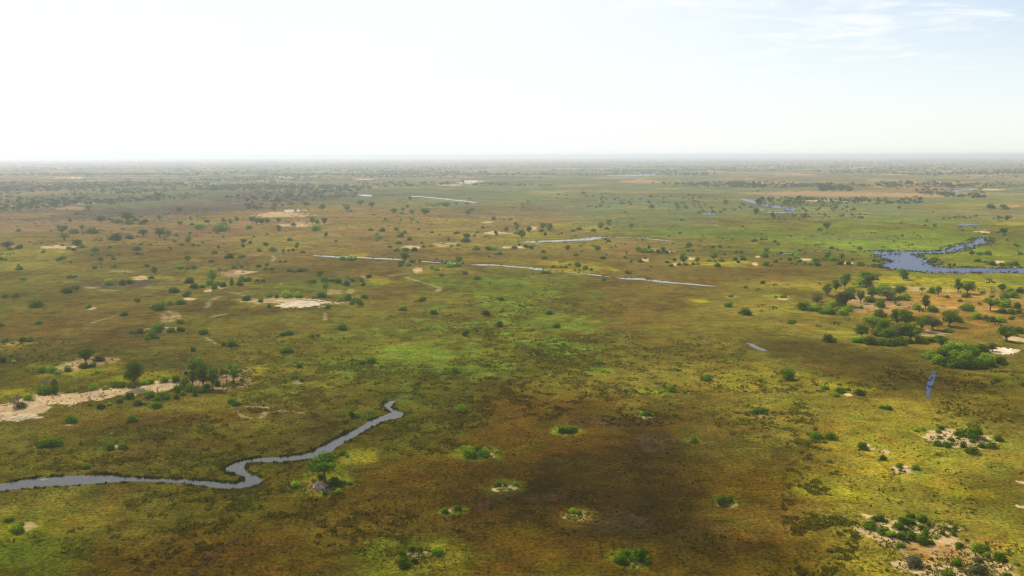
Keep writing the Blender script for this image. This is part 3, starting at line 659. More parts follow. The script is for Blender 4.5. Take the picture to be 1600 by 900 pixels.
# kind x y width height in the photograph; each line is one place
from_photo = '''
on the grassy islet at bottom left of centre|b 631 888 20 19;b 628 871 14 12;b 642 863 15 11;b 655 863 12 10;b 660 874 7 8;b 649 881 11 11;b 684 869 17 13;l 671 886 8 6;l 677 863 10 6;g 692 872 6 4
on the islet at bottom centre|b 977 869 14 10;b 972 882 22 14;b 1000 878 28 24;b 1009 881 14 9;g 955 867 5 4;l 989 885 7 5
on the small ringed islet in the dark plain|b 905 805 10 9;l 895 802 12 6;g 881 806 4 4;g 888 811 4 4;g 896 813 4 3;g 906 811 5 4;g 917 806 5 5
on the round islet right of the dark plain|b 1127 791 19 17;b 1140 785 15 12;g 1114 777 4 3;g 1152 780 4 4;g 1106 783 3 3
on the tiny islet beside the thin dark trail|l 696 802 12 9;b 715 800 14 9;b 727 800 5 3;l 716 806 9 3
on the islet with a white sand tip below centre|b 777 761 12 10;b 790 761 7 8;b 805 760 10 7;g 812 768 5 4;g 798 767 5 4;l 784 767 6 4
on the grassy islet right of the umbrella tree|l 733 716 26 11;b 749 705 13 8;b 755 715 19 14;l 726 704 12 5;l 776 708 8 4
beside the termite mound below the river|u 508 753 41 41;b 500 751 13 11;b 523 762 19 17;b 507 774 9 8;l 461 762 14 8;l 545 758 11 9;l 529 771 12 7;b 521 767 8 5
on the yellow grass right of the river bank|b 537 712 11 9;l 521 715 10 7;b 544 716 6 6
in the dense thicket above the river at left|b 67 699 18 12;b 80 699 22 14;b 93 697 14 10
in the pair above the river at left|b 173 704 15 11;b 190 702 14 10;b 199 702 5 4
standing just above the left river reach|l 135 733 13 7
on the sandy spot at lower left edge|l 16 816 15 8;b 33 822 9 7;l 28 834 20 11
on the bright oval islet at centre|b 878 677 14 9;b 888 678 16 11;b 897 675 12 8
alone right of the dark plain|b 1084 692 13 8
on the small tuft at centre right|b 1011 651 13 7;l 1003 648 8 3;b 1020 650 6 4
at the tip of the dark tussock line|b 1180 647 12 8;b 1191 647 15 10;b 1197 649 8 5
on the green strip below the smooth plain|b 1048 613 15 8;l 1038 612 6 3
alone on the yellowish plain|b 1104 596 16 9
on the yellow band at right centre|b 1232 594 26 9;b 1226 585 14 6
in the pair on the right olive plain|b 1275 687 18 12;b 1298 688 19 14
around the little sand patch at right|b 1289 609 11 5;l 1299 617 6 4;b 1312 614 15 7;b 1326 611 8 5;b 1342 618 16 8;l 1307 620 9 3
in the tight pair left of the narrow pool|b 1378 639 9 6;b 1388 641 11 7
beside the two white sand slips|b 1347 703 17 10;b 1342 704 4 2;b 1379 720 11 9
on the small sand islet where trails meet|l 1406 732 13 6;l 1430 735 13 8;b 1407 737 6 4;b 1395 735 4 3;g 1413 738 5 3
on the large sandy islet at right|b 1471 672 10 7;b 1466 677 10 6;b 1500 682 18 9;b 1522 686 29 14;b 1499 687 7 6;b 1486 690 10 7;g 1468 686 8 5;b 1465 697 14 6;b 1478 699 14 8;b 1487 696 8 6;b 1505 700 9 11;b 1520 692 9 6;b 1534 700 10 10;b 1549 701 18 13;b 1519 710 20 11;l 1558 690 17 7;l 1432 675 9 6;l 1442 673 10 5;g 1476 682 4 3;g 1455 684 4 3;g 1540 690 5 4;g 1508 675 5 3
on the broad sandy island at bottom right|b 1376 815 18 13;b 1366 815 12 8;b 1360 828 22 13;b 1381 836 18 13;l 1391 840 15 12;b 1404 829 18 14;b 1410 819 17 12;b 1423 820 14 10;b 1424 811 14 10;b 1441 818 19 11;b 1451 825 10 9;b 1439 829 15 11;b 1446 839 14 13;b 1410 844 18 15;b 1424 845 16 15;b 1441 853 20 18;b 1455 852 10 9;g 1417 830 8 7;l 1461 842 7 7
by the white salt pan at bottom right|b 1473 836 9 10;b 1489 838 9 9;b 1492 830 8 9;b 1477 828 10 5;b 1498 856 13 10
along the bottom right corner sands|l 1526 864 20 18;l 1540 862 14 10;l 1543 872 10 11;b 1560 877 21 15;g 1530 880 12 9;b 1496 885 16 13;g 1429 888 28 18;g 1533 900 26 16;b 1481 908 22 18;b 1575 905 14 9;l 1407 856 12 8;g 1590 884 8 6;g 1510 846 6 5;g 1455 875 6 4;g 1575 862 6 4
on the left half of the long beach island|d 31 637 22 24;d 73 608 18 22;b 85 601 9 9;b 86 617 13 17;b 69 617 22 11;l 46 626 16 12;l 148 610 16 13;l 165 609 9 7;l 179 606 14 11;l 191 606 14 11;g 32 639 16 4;b 157 639 13 7;b 139 634 5 5;d 143 632 6 20;l 118 611 8 6
in the middle of the long beach island|t 209 607 24 41;b 210 606 18 13;l 226 602 12 8;l 237 600 12 7;b 203 624 16 9;b 189 630 12 8;b 215 634 14 8;l 233 622 19 11;b 244 639 17 10;b 246 627 12 7;d 246 620 6 17;l 256 622 14 12;b 260 625 11 9;l 259 598 17 12;b 275 598 13 12;l 225 632 8 5;l 171 634 8 5
in the grove at the beach island right end|d 281 586 16 19;b 291 585 7 5;t 307 587 23 28;t 318 607 18 38;t 333 608 18 37;t 364 598 15 30;b 364 600 9 6;p 355 600 9 22;t 347 589 9 13;b 376 582 7 6;b 377 596 7 5;b 340 604 11 11;b 324 608 12 10;b 279 614 17 15;b 305 618 11 14;b 316 614 14 9;l 290 604 14 16;v 302 604 13 26;l 296 612 14 14;b 276 624 9 10;l 286 618 10 8;l 352 604 9 6
on the pinkish islet above the beach island|t 134 570 18 26;p 146 562 7 14;b 155 565 15 6;b 146 574 12 9;b 106 581 12 10;l 67 582 15 11;l 80 583 14 12;l 151 584 9 4;b 132 576 14 4;l 90 585 9 6
at the left edge of the middle plain|b 4 567 12 10;d 29 562 8 14;b 35 534 10 7;b 46 534 12 8;l 9 535 12 5;l 20 537 6 4;l 22 567 7 4
in the pair below the beach island grove|b 361 631 12 10;b 368 635 13 9
alone on the brown grass below the beach|b 110 662 20 9
right of centre below the beach|b 206 660 17 9
alone above the grove of the beach island|b 302 549 11 6
in the pair above the grove, right side|b 349 541 7 7;b 361 542 16 9
alone below the crossing pale trails|b 319 523 15 7
along the narrow sandy ridge at left centre|b 207 522 10 7;b 219 521 12 8;l 231 519 9 4;b 248 520 22 7;b 268 520 15 10;b 281 519 13 9;b 281 506 11 5;b 231 531 9 6;b 243 530 10 7;b 238 527 14 4
by the sand strip left of the crossing trails|b 250 485 23 8;b 266 477 9 5;b 282 476 15 7;l 235 482 6 5;b 214 472 12 7;b 271 458 16 6;b 294 464 15 6
scattered on the far left plain|b 58 481 20 7;b 10 466 11 6;b 25 465 12 6;b 105 459 17 6;t 120 456 11 11;b 61 507 11 6;b 2 510 8 5;b 195 494 12 6;b 136 483 5 4;b 140 481 8 3
scattered on the plain left of centre|b 443 525 11 6;b 452 524 12 7;b 449 552 17 10;b 443 553 9 5;b 467 575 11 7;b 535 516 15 5;l 487 527 10 4;g 496 526 8 3
near the small sand spot right of the grove|l 445 597 7 8;b 460 592 10 5;b 471 597 8 7
on the plain above the green marsh|b 662 472 14 6;l 650 472 8 3;l 631 486 14 6;b 677 492 13 6;b 783 470 9 6;b 759 493 14 7;b 781 511 12 10;b 729 525 11 10;b 859 492 11 7;b 870 513 12 10;l 866 535 10 6
in the green tussock marsh at centre|b 567 570 10 8;b 581 568 15 7;l 557 570 9 5;l 711 583 17 9;l 721 646 19 16;b 548 654 11 14;l 557 652 12 9;l 935 568 13 6
around the white sand bar left of centre|b 386 470 14 7;l 407 473 8 9;b 421 481 6 6;b 432 466 7 7;l 422 465 14 5;l 447 466 20 6;l 466 466 16 5;p 510 463 9 19;l 490 467 9 6;b 502 465 14 6;l 534 471 12 9;b 545 470 12 12;b 555 473 10 9;t 560 478 11 13;b 569 467 12 7;b 514 483 10 7;b 565 477 9 4;b 550 476 9 5
on the green island above the sand bar|t 500 434 10 11;l 487 443 14 10;l 507 441 13 10;l 518 441 9 8;l 527 443 12 11;d 542 436 6 8;b 542 447 12 9;l 549 440 12 8;b 565 440 10 7;b 577 434 8 7;b 568 447 10 5;b 509 447 6 8;b 452 425 9 5;b 460 426 7 5;b 469 425 11 6;b 477 424 9 6
on the patchy tan island at left centre|t 332 441 13 20;b 297 443 13 10;d 343 430 8 13;b 304 451 13 6;b 316 450 10 5;l 326 446 12 9;b 335 452 9 9;l 341 446 11 8;b 349 449 10 9;l 362 447 7 16;l 378 440 12 10;l 388 440 11 9;b 374 446 9 9;b 402 440 8 5;b 412 441 9 6;b 377 447 8 4;b 266 457 8 6;b 276 457 10 5
along the ridge behind the tan island|l 282 421 12 6;b 293 421 7 6;b 303 421 11 6;d 386 420 6 11;d 374 416 8 9;b 366 420 10 6;b 378 419 6 4;b 404 418 9 4;t 417 417 7 7;b 415 422 6 5;b 425 422 8 4;b 438 410 6 4;b 446 410 6 4;t 242 430 8 15;b 229 417 9 6;t 294 409 9 10;b 331 410 9 6;b 334 397 11 5;b 359 404 13 6;l 378 403 11 4;b 236 436 8 4
on the plain at left, above the pale tracks|l 170 446 17 7;b 192 446 9 10;b 202 444 12 6;b 110 435 9 5;b 118 434 6 3;b 92 408 9 7;l 98 405 10 7;b 111 411 5 4;b 31 422 10 4;b 29 417 5 5;p 158 418 8 17;b 149 420 9 5;b 177 419 9 5;b 2 407 6 7;b 8 407 6 4;b 144 400 8 5;b 170 400 6 4;b 174 400 5 4;b 177 406 7 4;b 215 398 7 3;b 221 398 6 3;l 36 438 11 4
by the yellow strip on the upper left plain|v 13 389 17 13;b 32 389 12 6;b 15 391 9 6;t 121 388 13 14;b 107 389 7 3;b 115 392 7 4;b 149 393 13 7;b 172 388 6 3;b 214 392 12 6;b 68 395 7 4;b 65 381 5 3;b 97 384 5 3;l 128 387 10 4;l 108 390 10 3
in the row on the upper left plain|t 97 366 14 14;t 101 376 12 12;b 115 365 15 8;t 128 361 7 10;l 144 365 17 5;l 129 365 5 4;b 29 362 8 5;t 159 348 14 12;b 171 344 5 5;g 177 348 8 7;t 200 347 17 16;l 212 346 11 9;b 220 351 10 5;v 228 351 9 9;t 138 329 9 10;b 120 336 6 5;t 224 370 12 12;d 185 372 14 9;d 197 372 12 9;b 182 376 18 5;b 202 374 14 4;p 169 375 4 7;b 109 346 5 6;b 192 359 6 3;l 185 349 14 3;l 200 351 14 3
on the pale plain at upper left of centre|t 249 370 15 15;l 263 366 12 4;b 256 372 4 3;t 294 381 10 11;b 272 379 7 6;b 284 384 8 5;b 303 385 8 4;b 310 385 5 3;b 317 380 4 3;t 380 382 9 9;b 379 386 8 4;b 391 381 8 3;b 415 384 9 4;l 404 393 10 6;l 426 393 12 7;b 443 393 5 5;l 451 393 5 5;b 458 392 6 5;t 463 389 6 7;b 473 396 7 4;b 452 377 9 5;b 465 382 6 3
around the tan clearing at upper left|d 353 359 9 11;t 359 352 6 11;t 349 348 6 7;t 370 347 8 9;l 389 358 11 8;t 394 349 9 11;t 401 351 8 10;t 409 351 8 10;t 418 350 8 9;l 313 358 17 5;l 343 362 25 4;t 435 363 6 11;t 435 348 7 8;b 458 353 8 6;t 249 344 7 8;t 281 331 9 8;t 282 353 8 8;p 298 344 4 6;p 309 345 4 9;b 323 348 8 3;b 300 352 8 3;b 349 371 5 3;b 397 371 4 3;b 297 365 5 3;b 276 369 7 3;b 341 387 6 3;b 265 389 6 3
along the tree line above left of centre|t 503 329 10 10;t 564 321 12 10;t 581 324 9 9;t 541 330 9 11;l 548 331 7 4;t 615 334 10 9;l 627 335 7 6;p 630 335 5 11;t 636 326 7 7;t 644 335 8 8;t 664 336 12 11;t 641 314 6 8;t 488 351 7 12;l 495 350 9 10;t 507 352 8 12;l 494 361 18 4;b 492 357 7 5;b 510 370 7 8
speckled over the plain above centre|b 589 368 6 5;l 590 373 12 4;b 627 371 10 5;b 640 376 8 6;b 525 378 5 3;b 619 360 9 3;b 598 362 10 4;b 579 361 8 3;b 632 365 9 3;b 654 359 5 3;b 675 364 5 3;b 687 368 4 3;b 710 366 6 4;b 715 365 6 3;b 701 377 6 7;b 624 382 9 5;b 609 387 7 3;b 660 381 5 4;b 648 393 11 7;b 620 393 9 5;l 633 393 12 5;l 662 387 7 6;l 673 386 9 5;l 716 385 8 5;l 706 386 8 4;p 643 348 5 7;b 602 344 5 5;b 626 345 4 4
beside the thin water strip left of centre|l 536 407 13 6;l 547 408 12 7;l 555 406 8 5;t 632 409 13 16;b 627 412 9 6;b 643 411 10 6;b 627 417 10 5;l 637 416 12 6;p 656 418 6 13;l 674 421 9 8;l 682 423 9 7;b 698 413 8 7;t 716 412 11 12;b 691 411 5 5;l 703 418 14 5;l 716 417 13 5;b 690 432 8 6;p 682 411 4 8
around the far clump left of the silver channel|t 731 337 7 10;t 771 345 6 7;b 754 357 6 5;t 791 363 7 8;t 775 370 6 10;t 807 361 8 9;t 815 372 11 13;l 806 366 7 6;t 827 364 8 11;t 848 359 11 11;t 859 361 12 13;b 846 363 9 5;b 852 368 5 7;b 798 344 6 4;b 806 352 9 4;t 729 376 10 12;b 728 379 14 7;b 741 370 5 4;b 746 364 6 4
right of the silver channel|t 939 359 8 12;t 952 351 7 8;b 905 360 10 4;b 896 362 7 3;b 927 362 8 5;b 948 359 8 4;b 873 367 3 3;b 878 366 3 3;t 887 392 7 9;t 934 393 9 9;t 951 352 5 7;p 986 361 7 12;b 1004 375 4 4;b 951 378 7 5;b 946 375 6 3;b 1045 370 4 3;b 1062 365 5 3
below the silver channel|l 743 391 13 6;l 762 391 12 7;l 773 391 11 6;b 811 384 5 5;b 821 387 9 6;b 829 389 9 5;b 804 389 10 3;b 781 398 8 4;b 775 398 5 3;b 764 402 4 3;b 849 395 7 3;b 851 405 10 6;b 900 400 8 4;b 939 405 6 5;b 946 405 5 4;b 909 394 5 3;b 948 399 3 3
on the yellow islet at top centre|b 874 410 5 3;b 879 410 3 3;b 865 419 8 5;b 877 419 6 4;b 884 419 6 5;b 890 415 7 3;b 902 417 13 4;b 898 423 5 4;b 915 421 10 4;b 924 423 7 4;b 912 423 4 2;b 905 423 5 3;b 849 428 10 6;b 857 428 9 6;b 943 439 7 6;b 745 437 11 5;b 727 429 9 4;b 765 444 4 3
on the far islet strip right of centre|t 997 394 8 9;l 1005 395 13 5;l 1017 395 11 5;b 1028 396 11 5;t 1036 395 6 9;b 1040 396 9 4;d 1049 395 6 9;t 1014 392 5 10;b 1050 395 5 3;b 1077 385 10 4;b 1075 393 6 4;b 1082 393 6 4;b 1114 388 8 3;b 1124 388 9 4;b 1139 387 5 3
on the sandy yellow strip right of centre|t 1068 413 11 17;b 1061 415 8 4;b 1071 415 9 5;t 1090 411 7 10;b 1083 414 6 5;b 1090 414 6 3;t 1115 407 11 14;b 1108 409 7 4;b 1127 409 9 4;b 1118 410 5 4;b 1132 399 5 5;b 1150 396 6 6;b 1158 396 7 5;b 1159 402 6 4;b 1149 407 8 6;b 1153 411 6 5;b 1162 407 9 4;b 1054 408 7 5;b 1049 417 9 5;b 1042 411 6 3;b 1000 410 9 6;b 1008 405 6 3;b 976 404 8 4;b 979 396 4 4;b 987 410 5 5;b 943 405 6 5;b 1017 418 4 3;b 979 428 9 4;b 986 428 4 3;b 1165 450 6 4;b 1121 417 10 5;b 1144 375 4 3;b 1160 355 5 3;b 1177 378 6 4
on the far green plain at right|t 1181 336 7 11;t 1207 339 6 8;t 1292 359 10 11;b 1280 361 9 5;b 1179 378 9 4;b 1190 375 6 4;b 1197 375 6 4;b 1211 379 7 3;b 1216 383 6 4;b 1236 370 4 3;b 1328 381 4 3;t 1197 394 9 7;b 1195 402 12 5;b 1197 416 12 5;b 1220 397 6 5;b 1249 393 6 4;b 1299 389 7 5;b 1343 390 9 5
on the scrubby strip left of the lake|b 1238 399 6 4;b 1245 399 7 5;l 1245 404 13 4;b 1210 410 6 4;b 1213 410 5 6;b 1221 406 5 3;b 1234 407 8 4;b 1237 413 5 4;b 1244 414 5 4;b 1250 410 9 4;l 1257 413 9 6;l 1265 414 9 6;b 1275 416 12 6;l 1275 409 11 7;t 1294 406 9 13;l 1300 408 14 6;l 1288 407 10 5;t 1315 406 8 11;l 1307 407 8 6;b 1315 414 12 6;b 1326 414 10 4;b 1344 415 12 5;b 1332 407 6 4;b 1366 409 6 5;b 1372 409 6 5;b 1192 444 9 4
on the lake shore|t 1411 437 14 17;b 1415 436 9 6
right of the lake arm|t 1568 367 11 11;b 1561 364 8 4;b 1569 368 6 4;b 1573 376 6 4;t 1518 400 7 9;l 1529 399 13 7;l 1543 399 12 9;b 1528 410 11 5;l 1539 411 9 6;b 1550 415 13 6;b 1565 416 10 5;b 1575 415 9 7;b 1585 415 12 5;b 1484 416 7 5;b 1491 416 6 5;b 1471 411 6 4;l 1460 406 12 6;b 1461 411 9 4;b 1590 386 6 4;b 1594 398 9 6;b 1586 384 6 4
above the lake, far off|b 1445 353 5 3;b 1448 346 5 3;b 1460 354 7 3;b 1408 349 4 3;b 1410 369 4 3;b 1434 369 4 2;b 1438 372 4 2;b 1504 361 4 3;b 1523 357 5 3;b 1546 372 3 3;t 1405 327 5 6;g 1547 326 14 6;t 1567 328 9 9;b 1574 327 6 4
on the upper left grove of the wooded island|t 1292 462 13 19;t 1306 456 12 19;t 1320 452 15 25;v 1276 475 15 15;v 1322 478 26 24;l 1310 478 18 15;l 1329 458 15 12;u 1355 450 30 26;l 1350 449 26 8;t 1344 474 11 21;t 1363 467 17 18;b 1359 473 17 8;b 1376 481 16 15;l 1380 458 25 16;v 1388 468 24 16;t 1406 463 18 18;l 1413 470 20 13;l 1393 470 14 8;p 1399 476 8 12;p 1440 462 8 13;l 1456 459 12 12;t 1466 462 9 15;l 1404 478 6 5;l 1398 458 12 9
at the low left end of the wooded island|b 1255 485 22 8;l 1276 487 18 12;l 1295 490 19 13;b 1311 489 12 11;l 1326 487 17 11;b 1284 491 11 6;b 1296 492 16 6;l 1316 493 17 7;l 1345 483 8 7;l 1300 480 14 10;l 1265 486 12 7
in the dense central grove of the wooded island|t 1348 528 19 23;t 1362 518 25 24;b 1374 496 18 14;t 1385 525 25 27;t 1402 509 21 26;t 1417 512 25 27;t 1385 534 21 22;v 1401 531 23 26;t 1423 533 27 29;t 1440 518 16 25;v 1457 516 24 22;t 1446 485 10 24;b 1456 488 17 12;l 1434 485 12 10;t 1482 510 24 26;b 1498 504 12 7;l 1370 526 18 14;l 1412 524 18 14;l 1394 518 16 12
along the front of the central grove|l 1341 536 17 10;b 1360 539 20 11;b 1377 540 16 12;b 1390 541 19 12;l 1405 540 20 13;b 1420 537 12 9;l 1440 536 16 11;l 1455 535 14 9;t 1470 543 17 19;l 1482 520 14 6;l 1432 530 12 9
on the tan right part of the wooded island|t 1497 458 11 23;t 1511 459 20 20;b 1510 465 13 9;d 1547 464 13 19;t 1566 455 11 12;t 1578 461 10 12;b 1594 458 13 11;l 1568 470 15 14;l 1583 466 18 8;u 1547 485 21 19;l 1570 480 20 8;b 1589 483 12 11;b 1566 490 14 6;b 1580 491 13 6;b 1592 490 10 6;l 1525 499 18 7;b 1540 501 11 10;b 1550 503 11 9;l 1562 504 16 7;b 1582 500 10 4;l 1512 487 22 5;b 1551 466 8 5;g 1480 466 8 4;g 1500 472 8 4;g 1530 476 7 4;l 1535 459 9 6
beside the white sand at the right edge|t 1573 533 23 24;b 1592 521 15 8;l 1587 526 8 5
in the oval thicket by the white sand|l 1455 561 20 14;l 1465 569 22 14;b 1480 573 24 14;b 1495 576 24 14;b 1510 577 24 13;b 1528 576 24 14;b 1545 574 22 13;b 1558 570 20 12;b 1566 567 12 10;l 1475 557 22 12;l 1492 561 22 15;l 1508 566 24 20;b 1525 562 22 17;l 1540 566 22 14;b 1533 550 18 11;l 1515 552 22 12;l 1500 549 22 10;l 1484 548 20 9;v 1551 549 14 14;p 1469 562 8 18
alone near the wooded island|b 1236 506 12 5;b 1293 535 19 7;b 1556 597 11 6;b 1598 602 10 6
on the yellow spots left of the wooded island|b 1212 465 5 4;b 1225 466 10 4;b 1139 480 14 4;b 1164 493 19 6;b 1142 465 9 4'''

LOOK = dict(b='dark green bush', l='bright green bush', g='grey green shrub', t='round crowned tree',
            v='greyish broad tree', u='flat topped tree', p='slim tall tree',
            d='leafless grey tree')
ORD = ['', 'second', 'third', 'fourth', 'fifth', 'sixth', 'seventh', 'eighth', 'ninth', 'tenth', 'eleventh', 'twelfth',
       'thirteenth', 'fourteenth', 'fifteenth', 'sixteenth', 'seventeenth', 'eighteenth', 'nineteenth', 'twentieth']
items = []
for line in from_photo.strip().split('\n'):
    ph, body = line.split('|')
    L_ = []
    for it in body.split(';'):
        a = it.split(); L_.append([a[0]] + [float(q) for q in a[1:]])
    for kd in set(q[0] for q in L_):
        same = sorted([q for q in L_ if q[0] == kd], key=lambda q: q[1])
        n = len(same)
        for i, q in enumerate(same):
            if n == 1: s = LOOK[kd] + ' ' + ph
            else:
                if n == 2: o_ = ['left', 'right'][i] + ' one'
                elif i == 0: o_ = 'leftmost'
                elif i == n - 1: o_ = 'rightmost'
                elif i < 20 and i <= n // 2: o_ = ORD[i] + ' from left'
                else: o_ = ORD[n - 1 - i] + ' from right'
                s = LOOK[kd] + ', ' + o_ + ' ' + ph
            if len(s.split()) > 16: print('LONG', s)
            items.append((kd, q[1], q[2], q[3], q[4], s, ph))
print('items', len(items))
bushes = [q for q in items if q[0] in 'blg']; trees = [q for q in items if q[0] not in 'blg']
bushes.sort(key=lambda q: -q[3] * q[4])
NB = 295
def place(it):
    kd, px, py, wpx, hpx = it[:5]
    g = G(px, py); d = depth_at(*g)
    sn = CAM_H / math.hypot(math.hypot(*g), CAM_H); cs = math.sqrt(1 - sn * sn)
    if kd in 'blg':
        g = G(px, py - .36 * wpx * sn); d = depth_at(*g)
        W_ = wpx * d / F * 1.18
        H_ = max(.52 * W_, (hpx - .5 * wpx * sn) / cs * d / F)
    else:
        W_ = wpx * d / F * 1.16; H_ = hpx / cs * d / F
        if kd == 'd': W_ *= 1.1
    if kd in 'blg' and py < 480: W_ *= .97; H_ = max(H_ * .95, .44 * W_)
    return g, W_, H_
groups = {}
def put_thing(it, name, cat):
    kd = it[0]; g, W_, H_ = place(it)
    pr = random.choice(PROTO[kd]); rz = random.uniform(0, 2 * PI)
    if kd == 'u' and it[3] > 35: pr = PROTO['u'][0]
    if kd in 'blg':
        o = bpy.data.objects.new(name, pr); col.objects.link(o)
    elif it[4] < 11:
        o = bpy.data.objects.new(name, pr[2]); col.objects.link(o)
    else:
        o = bpy.data.objects.new(name, None); col.objects.link(o); o.empty_display_size = .3
        for nm, me in (('crown' if kd != 'd' else 'twigs', pr[0]), ('trunk', pr[1])):
            c = bpy.data.objects.new(nm, me); c.parent = o; col.objects.link(c)
    sx = random.uniform(.94, 1.06)
    o.location = (g[0], g[1], 0.0); o.rotation_euler = (0, 0, rz); o.scale = (W_ * sx, W_ / sx, H_)
    o['label'] = it[5]; o['category'] = cat
    o['group'] = ('bushes ' if cat == 'bush' else 'trees ') + it[6]
    return o
for it in bushes[:NB]: put_thing(it, {'b': 'bush', 'l': 'leafy_bush', 'g': 'shrub'}[it[0]], 'bush')
for it in trees: put_thing(it, {'t': 'tree', 'v': 'tree', 'u': 'spreading_tree', 'p': 'slim_tree', 'd': 'bare_tree'}[it[0]], 'tree')

# the smallest, beyond the first few hundred, as one far scatter of bushes
def merge_small(name, lst, mat, n_leaf, tree=False, seed=3):
    """lst rows: x, y, width, height, shade"""
    r = np.random.default_rng(seed)
    lst = np.asarray(lst, float); k = len(lst)
    P = np.repeat(lst, n_leaf, axis=0); n = len(P)
    d = r.normal(size=(n, 3)); d /= np.linalg.norm(d, axis=1)[:, None]
    q = r.uniform(.7, 1.05, n)
    if tree:
        z = .62 + .36 * d[:, 2] * q
    else:
        d[:, 2] = np.abs(d[:, 2]); z = .06 + .9 * d[:, 2] * q
    lob = 1 + .25 * np.sin(3 * np.arctan2(d[:, 1], d[:, 0]) + P[:, 0])
    c = np.stack([P[:, 0] + .5 * P[:, 2] * d[:, 0] * q * lob, P[:, 1] + .5 * P[:, 2] * d[:, 1] * q * lob, P[:, 3] * z], -1)
    nr_ = d + r.normal(size=(n, 3)) * .6; nr_ /= np.linalg.norm(nr_, axis=1)[:, None]
    sh = (P[:, 4] * r.uniform(.6, 1.4, n))[:, None]
    cols = sh * np.column_stack([r.uniform(.9, 1.15, n), np.ones(n), r.uniform(.8, 1.2, n)])
    sz = np.sqrt(P[:, 2] * P[:, 3]) * (1.05 / math.sqrt(n_leaf)) * r.uniform(.7, 1.3, n)
    V, Fc, Cc = leaf_cards(c, sz, nr_, r, cols)
    o = mesh_obj(name, V, Fc, mat, Cc); o['kind'] = 'stuff'
    return o
rest = []
for it in bushes[NB:]:
    g, W_, H_ = place(it); rest.append((g[0], g[1], W_ * 1.2, H_ * 1.25, {'b': .55, 'l': 1.1, 'g': .9}[it[0]]))
def merge_protos(name, its):
    Vs = []; Fs = []; Cs = []; Mi = []; n0 = 0; ms = [M_BUSH, M_LBUSH, M_GBUSH]
    for it in its:
        g, W_, H_ = place(it); me = random.choice(PROTO[it[0]]); k = len(me.vertices)
        v = np.empty(k * 3, np.float32); me.vertices.foreach_get('co', v); v = v.reshape(-1, 3)
        c = np.empty(k * 4, np.float32); me.color_attributes['Col'].data.foreach_get('color', c); c = c.reshape(-1, 4)
        a = random.uniform(0, 2 * PI); ca, sa = math.cos(a), math.sin(a)
        Vs.append(np.column_stack([(v[:, 0] * ca - v[:, 1] * sa) * W_ + g[0], (v[:, 0] * sa + v[:, 1] * ca) * W_ + g[1], v[:, 2] * H_]))
        Fs.append(np.arange(k).reshape(-1, 4) + n0); Cs.append(c[:, :3] * random.uniform(.8, 1.4)); Mi += ['blg'.index(it[0])] * (k // 4); n0 += k
    o = mesh_obj(name, np.vstack(Vs), np.vstack(Fs), ms, np.vstack(Cs), mat_idx=Mi); o['kind'] = 'stuff'
merge_protos('distant_bushes', bushes[NB:])

# ------------------------------------------------------------ far woodland and scrub beyond the countable trees
def scatter(x0, x1, y0, y1, n, clump=260., thr=.5, soft=.1, seed=0):
    r = np.random.default_rng(seed)
    px = r.uniform(x0, x1, n * 4); py = r.uniform(y0, y1, n * 4)
    g = G(px, py)
    rr = np.hypot(g[:, 0], g[:, 1])
    f = fbm(g[:, 0] * (1500 / rr) * 1.3, g[:, 1] * .5, clump * .5, 4) * .5 + fbm(g[:, 0] + 4000, g[:, 1] * .6, clump, 4) * .5
    ok = r.random(len(f)) < np.clip((f - thr) / soft, 0, 1)
    return g[ok][:n]
far = []
r_ = np.random.default_rng(21)
ZONES = [  # x0 x1 y0 y1 count threshold height width
 (-60, 260, 296, 340, 230, .47, 9, 11), (200, 560, 294, 325, 150, .49, 9, 11), (520, 700, 312, 335, 40, .5, 8, 9),
 (-80, 700, 272, 300, 1100, .47, 9, 12), (700, 1680, 272, 300, 800, .50, 9, 12), (1180, 1440, 312, 320, 110, .30, 8, 10),
 (1280, 1330, 294, 300, 45, .2, 10, 12), (1430, 1540, 298, 312, 60, .4, 9, 11), (-80, 1680, 254, 275, 3600, .42, 10, 15),
 (-80, 1680, 246.5, 256, 2600, .36, 12, 22), (1450, 1640, 268, 280, 160, .4, 10, 14), (700, 1200, 300, 335, 70, .5, 7, 8),
 (1200, 1650, 318, 345, 60, .5, 6, 7), (380, 480, 318, 332, 16, .3, 8, 10)]
for i, (a, b, c, d, n, th, hh, ww) in enumerate(ZONES):
    g = scatter(a, b, c, d, int(n * 1.7), 260 if c > 280 else 700, th, .1, 100 + i)
    sc_ = np.random.default_rng(i).lognormal(0, .28, len(g))
    far.append(np.column_stack([g, ww * .9 * sc_, hh * .88 * sc_, np.random.default_rng(i + 50).uniform(.65, 1.25, len(g))]))
fa = np.vstack(far); rr = np.hypot(fa[:, 0], fa[:, 1])
near_ = fa[rr < 4500]; mid_ = fa[rr >= 4500]
print('far trees', len(near_), len(mid_))
V_ = merge_small('distant_trees', near_, M_FAR, 48, True, 5)
merge_small('far_woodland', mid_, M_FAR, 14, True, 6)
# low scrub dotted over the middle distance
sc2 = []
for i, (a, b, c, d, n, th) in enumerate([(-50, 1650, 330, 400, 500, .5), (-50, 1650, 400, 450, 130, .55), (-60, 700, 300, 350, 500, .42), (1180, 1650, 440, 520, 60, .3)]):
    g = scatter(a, b, c, d, n, 90, th, .08, 300 + i)
    s = np.random.default_rng(i + 9).lognormal(0, .35, len(g))
    sc2.append(np.column_stack([g, 4.2 * s, 1.7 * s, np.random.default_rng(i + 60).uniform(.4, 1.1, len(g))]))
merge_small('scrub', np.vstack(sc2), M_BUSH, 26, False, 8)

